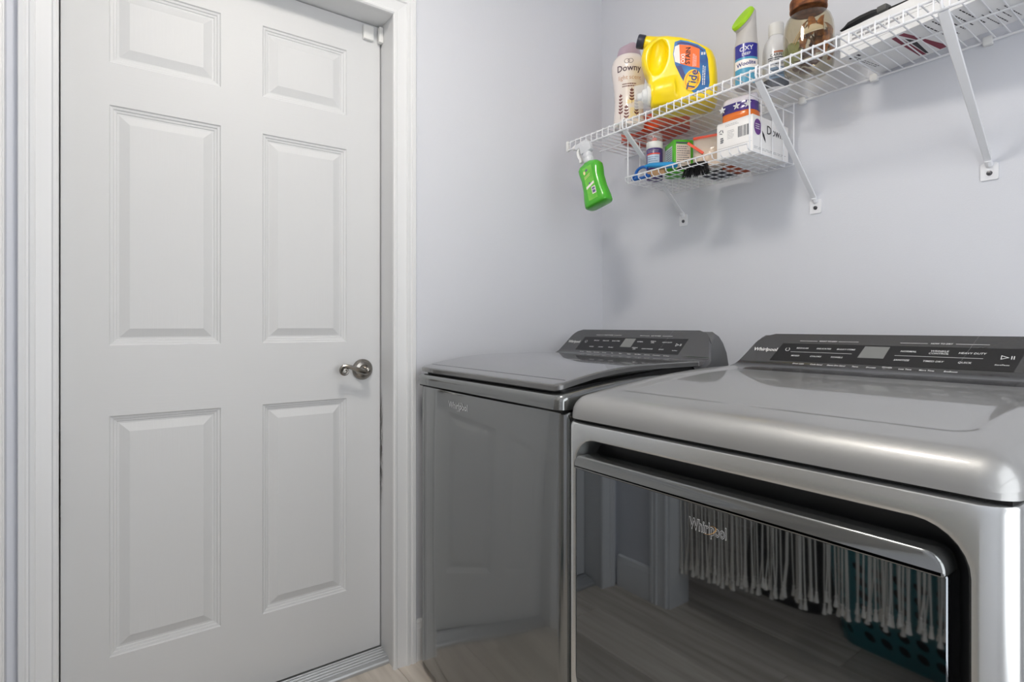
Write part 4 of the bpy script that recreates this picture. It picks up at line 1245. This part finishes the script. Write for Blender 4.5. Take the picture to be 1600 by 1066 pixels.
# purple spray can with a clear cap
M['pcan'] = P('purple_can', (74, 50, 120), .3, coat=.3)
M['teal_l'] = P('pale_blue_label', (186, 200, 218), .4)
bx, by = -1.206, 1.459
t = thing('purple_spray_can', 'purple spray can with white collar and clear cap in the basket', 'spray can', (bx, by, BF + .0004), face_cam(bx, by))
body = mk('body', lathe(B(), [(.024, 0), (.0262, .003), (.0262, .098), (.0245, .102)], 32), M['pcan'], t)
mk('collar', lathe(B(), [(.0262, .100), (.0262, .120), (.0250, .122)], 32), M['white_pl'], t)
mk('clear_cap', lathe(B(), [(.0258, .121), (.0258, .145), (.0235, .150), (.018, .152)], 32), M['clearpl'], t, label='clear plastic cap')
mk('spray_button', lathe(B(), [(.008, .120), (.008, .136), (.006, .138)], 16), M['zip'], t, label='reddish spray button')
c = cyl(.0262, .0005)
bm = B(); rect(bm, c, -.026, .016, .036, .078, 8, 1)
lb = mk('label', bm, M['teal_l'], body, recalc=False)
bm = B(); rect(bm, c, -.028, .018, .079, .083, 8, 1)
mk('label_band', bm, M['zip'], body, recalc=False)
bm = B(); greek(bm, cyl(.0262, .0009), -.024, .014, .040, .074, 5, 3, .4)
mk('small_print', bm, M['steelblue'], lb, recalc=False, smooth=False, kind='stuff')
bm = B(); text(bm, 'FRESH', .012, lambda a, b: c(a - .004, .091 + b), .01) if False else greek(bm, c, -.024, .016, .085, .095, 2, 8, .4)
mk('small_print', bm, M['ink2'], body, recalc=False, smooth=False, kind='stuff')

# orange-red bag lying on the shelf behind the jug, seen from below through the wires
M['orbag'] = P('orange_red_bag', (212, 78, 40), .35, coat=.2, bump=((40, 40, 40), .4, .004, 3))
t = thing('orange_bag', 'orange-red plastic bag on the shelf behind yellow jug and pearl bottle, seen from below', 'bag', (-1.300, 1.572, TOP + .0022), R(-4))
pouch(t, 'body', .270, 0, .055, .066, M['orbag'], None, 9, .006, taper=0)

# blue scrub brush handle with a looped ring, and the black brush head
M['bluep'] = P('blue_plastic', (24, 96, 178), .3, coat=.3)
M['cyanp'] = P('cyan_plastic', (26, 140, 200), .3, coat=.3)
M['tan'] = P('tan_sponge', (176, 140, 102), .8, bump=((300, 300, 300), .5, .002, 2))
t = thing('scrub_brush', 'blue-handled scrub brush lying at the left front of the basket', 'brush', (-1.190, 1.416, BF + .0095))
mk('handle', tube(B(), [(-.018, -.002, .030), (0, -.001, .029), (.035, 0, .022), (.075, .002, .013), (.10, .004, .008)], [.004, .0075, .0090, .0100, .0075], 14), M['cyanp'], t, label='cyan handle')
bm = B()
tube(bm, [(-.030 + .026 * cos(R(a)) * 1.0, -.002, .012 + .018 * sin(R(a))) for a in range(30, 331, 20)], .0050, 10)
tube(bm, [(-.058, -.002, .010), (-.068, -.003, .004), (-.070, -.003, -.002), (-.060, -.002, -.0042), (-.03, -.001, -.0045), (.0, 0, -.004)], .0050, 10)
mk('hand_loop', bm, M['bluep'], t, label='dark blue looped grip')
mk('sponge', box(B(), -.020, .055, .004, .015, -.008, .016, .005, 2), M['tan'], t, label='tan sponge block')
M['bristle'] = P('black_bristle', (14, 14, 15), .6)
t = thing('bristle_brush', 'round black bristle brush on the basket floor, bristles poking through', 'brush', (-1.030, 1.436, BF + .002))
mk('core', lathe(B(), [(.010, -.002), (.022, 0), (.024, .006), (.016, .010)], 22, sx=1.7, sy=.62), M['bristle'], t)
mk('stem', tube(B(), [(-.02, 0, .006), (-.05, .004, .008), (-.085, .012, .010)], [.006, .005, .004], 10), M['bristle'], t)
bm = B(); rnd = random.Random(5)
for i in range(230):
    a, f = rnd.random() * 2 * pi, math.sqrt(rnd.random())
    p = Vector((.040 * f * cos(a), .014 * f * sin(a), 0)); q_ = p + Vector((.010 * cos(a) * f + rnd.uniform(-.003, .003), .008 * sin(a) * f + rnd.uniform(-.003, .003), -.022 - rnd.random() * .006))
    tube(bm, [p, q_], .0008, 3)
mk('bristles', bm, M['bristle'], t, kind='stuff')
# folded cloths on the basket floor
M['clothr'] = P('rust_cloth', (168, 86, 58), .9); M['clothd'] = P('charcoal_cloth', (64, 66, 72), .9)
tag(mk('folded_cloth', box(B(), -1.090, -1.012, 1.545, 1.630, BF + .0003, BF + .012, .004, 2), M['clothd']), 'charcoal folded cloth flat on the basket floor near the wall', 'cloth')
tag(mk('folded_cloth', box(B(), -1.006, -.964, 1.530, 1.620, BF + .0003, BF + .010, .004, 2), M['clothr']), 'rust-brown folded cloth on the basket floor beside the barcode box', 'cloth')

# ------------------------------------------------------------------ behind the camera, mirrored in the dryer door
M['rope'] = P('cotton_rope', (240, 235, 226), .9, bump=((600, 600, 120), .6, .002, 2))
CY = -.225
cur = thing('rope_curtain', 'off-white knotted rope fringe curtain, mirrored in the dryer door', 'curtain', ((G0 + G1) / 2, CY, 2.02))
mk('rod', tube(B(), [(G0 + .017 - (G0 + G1) / 2, 0, 0), (G1 - .017 - (G0 + G1) / 2, 0, 0)], .009, 12), P('curtain_rod', (150, 120, 90), .5), cur)
rnd = random.Random(8)
variants = []
for v in range(10):
    Ln = 1.0
    bm = B(); pts = []
    ph, am = rnd.random() * 6, rnd.uniform(.002, .006)
    for i in range(22):
        z_ = -1.80 * i / 21
        pts.append((am * sin(ph + i * .6) + .006 * noise.noise(Vector((i * .9, v * 3.1, 1))) + (v % 3 - 1) * .007 * (i / 21) ** 2, .004 * sin(ph * 2 + i * .5), z_))
    tube(bm, pts, .0023, 5)
    e = pts[-1]
    bmesh.ops.create_icosphere(bm, subdivisions=1, radius=.0052, matrix=Matrix.Translation(e))
    lathe(bm, [(.003, 0), (.0042, -.010), (.0065, -.024), (.0075, -.030)], 7, c=(e[0], e[1]), M4=Matrix.Translation((0, 0, e[2])))
    o = mk('strand', bm, M['rope'], cur, ang=70)
    variants.append(o)
x_ = G0 + .022; i = 0
while x_ < G1 - .02:
    f = (x_ - G0) / (G1 - G0)
    zb_ = lerp(.150, .245, smooth01(f * 1.02)) + rnd.uniform(-.022, .022)
    Ls = 2.02 - zb_ - .03
    o = variants[i] if i < len(variants) else again(variants[rnd.randrange(len(variants))], cur)
    o.location = (x_ - (G0 + G1) / 2, rnd.uniform(-.010, .010), 0)
    o.scale = (1, 1, Ls / 1.80)
    x_ += rnd.choice((.0045, .006, .0065, .007, .008, .015)); i += 1

M['teal'] = P('teal_plastic', (34, 124, 132), .4)
t = thing('laundry_basket', 'teal plastic laundry basket with oval holes, mirrored in the dryer door', 'basket', (-.645, -.62, 0), R(4))
def bpos(s, z_):
    f = z_ / .36
    ax, ay = .255 + .05 * f, .150 + .04 * f
    pts = rr(-ax, ax, -ay, ay, .07, 8)
    m = len(pts); q_ = (s % 1.) * m; a = int(q_); fr = q_ - a
    u0, v0 = pts[a % m]; u1, v1 = pts[(a + 1) % m]
    return Vector((lerp(u0, u1, fr), lerp(v0, v1, fr), z_))
def even(nc):
    """perimeter parameters spaced evenly by length"""
    tot = []; N = 360; acc = 0; prev = bpos(0, .18)
    for i in range(1, N + 1):
        p = bpos(i / N, .18); acc += (p - prev).length; tot.append(acc); prev = p
    out = []
    for c_ in range(nc + 1):
        tgt = acc * c_ / nc; k_ = 0
        while k_ < N - 1 and tot[k_] < tgt: k_ += 1
        p0 = tot[k_ - 1] if k_ else 0
        out.append((k_ + (tgt - p0) / max(tot[k_] - p0, 1e-9)) / N if tgt > 0 else 0)
    out[-1] = 1.
    return out
NC = 30; ev = even(NC)
bm = B()
def cellq(s0, s1, z0, z1, hole):
    O = [(0, 0), (.5, 0), (1, 0), (1, .5), (1, 1), (.5, 1), (0, 1), (0, .5)]
    o_ = [bm.verts.new(bpos(lerp(s0, s1, a), lerp(z0, z1, b2))) for a, b2 in O]
    if not hole:
        bm.faces.new(o_); return
    i_ = []
    for k_ in range(8):
        a = R(225 + 45 * k_)
        i_.append(bm.verts.new(bpos(lerp(s0, s1, .5 + .33 * cos(a) * (1 if k_ % 2 else 1.05) + .10 * sin(a)), lerp(z0, z1, .5 + .36 * sin(a)))))
    for k_ in range(8):
        bm.faces.new((o_[k_], o_[(k_ + 1) % 8], i_[(k_ + 1) % 8], i_[k_]))
zr = [.03, .075, .12, .165, .21, .255, .30]
for c_ in range(NC):
    cellq(ev[c_], ev[c_ + 1], 0, .03, False); cellq(ev[c_], ev[c_ + 1], .30, .345, False)
    for a, b2 in zip(zr, zr[1:]): cellq(ev[c_], ev[c_ + 1], a, b2, True)
bmesh.ops.remove_doubles(bm, verts=bm.verts, dist=.0008)
bmesh.ops.recalc_face_normals(bm, faces=bm.faces)
bmesh.ops.solidify(bm, geom=bm.faces[:], thickness=.003)
poly(bm, lambda u, v: Vector((u, v, .002)), rr(-.255, .255, -.15, .15, .07, 8))
mk('body', bm, M['teal'], t, ang=50)
bm = B(); tube(bm, [bpos(i / 60, .346) for i in range(61)], .007, 8)
mk('rim', bm, M['teal'], t)
bm = B(); lp = []  # dark mass added inside the basket so its holes look shaded
for z_, f in ((.012, .90), (.12, .93), (.24, .95), (.285, .80), (.30, .45), (.302, .02)):
    lp.append([Vector((u * f, v * f, z_ + (.012 * noise.noise(Vector((u * 9, v * 9, 2))) if f < .9 else 0))) for u, v in rr(-.25 - .04 * z_ / .3, .25 + .04 * z_ / .3, -.145 - .03 * z_ / .3, .145 + .03 * z_ / .3, .07, 8)])
loft(bm, lp)
lo = tag(mk('dark_filler', bm, P('dark_filler_cloth', (26, 28, 34), .95), ang=60), 'dark filler added inside the teal basket to darken its holes', 'filler')
lo.location = (-.645, -.62, .0); lo.rotation_euler = (0, 0, R(4))
t = thing('black_duffel', 'black bag on the hall floor, mirrored dimly in the dryer door', 'bag', (-1.165, -.72, 0), R(3))
pouch(t, 'body', .38, 0, .22, .16, P('black_fabric', (20, 20, 22), .85), None, 4, .02)
mk('handle', tube(B(), [(-.09, -.05, .19), (-.08, -.07, .25), (0, -.08, .275), (.08, -.07, .25), (.09, -.05, .19)], .008, 8), M['black'], t)
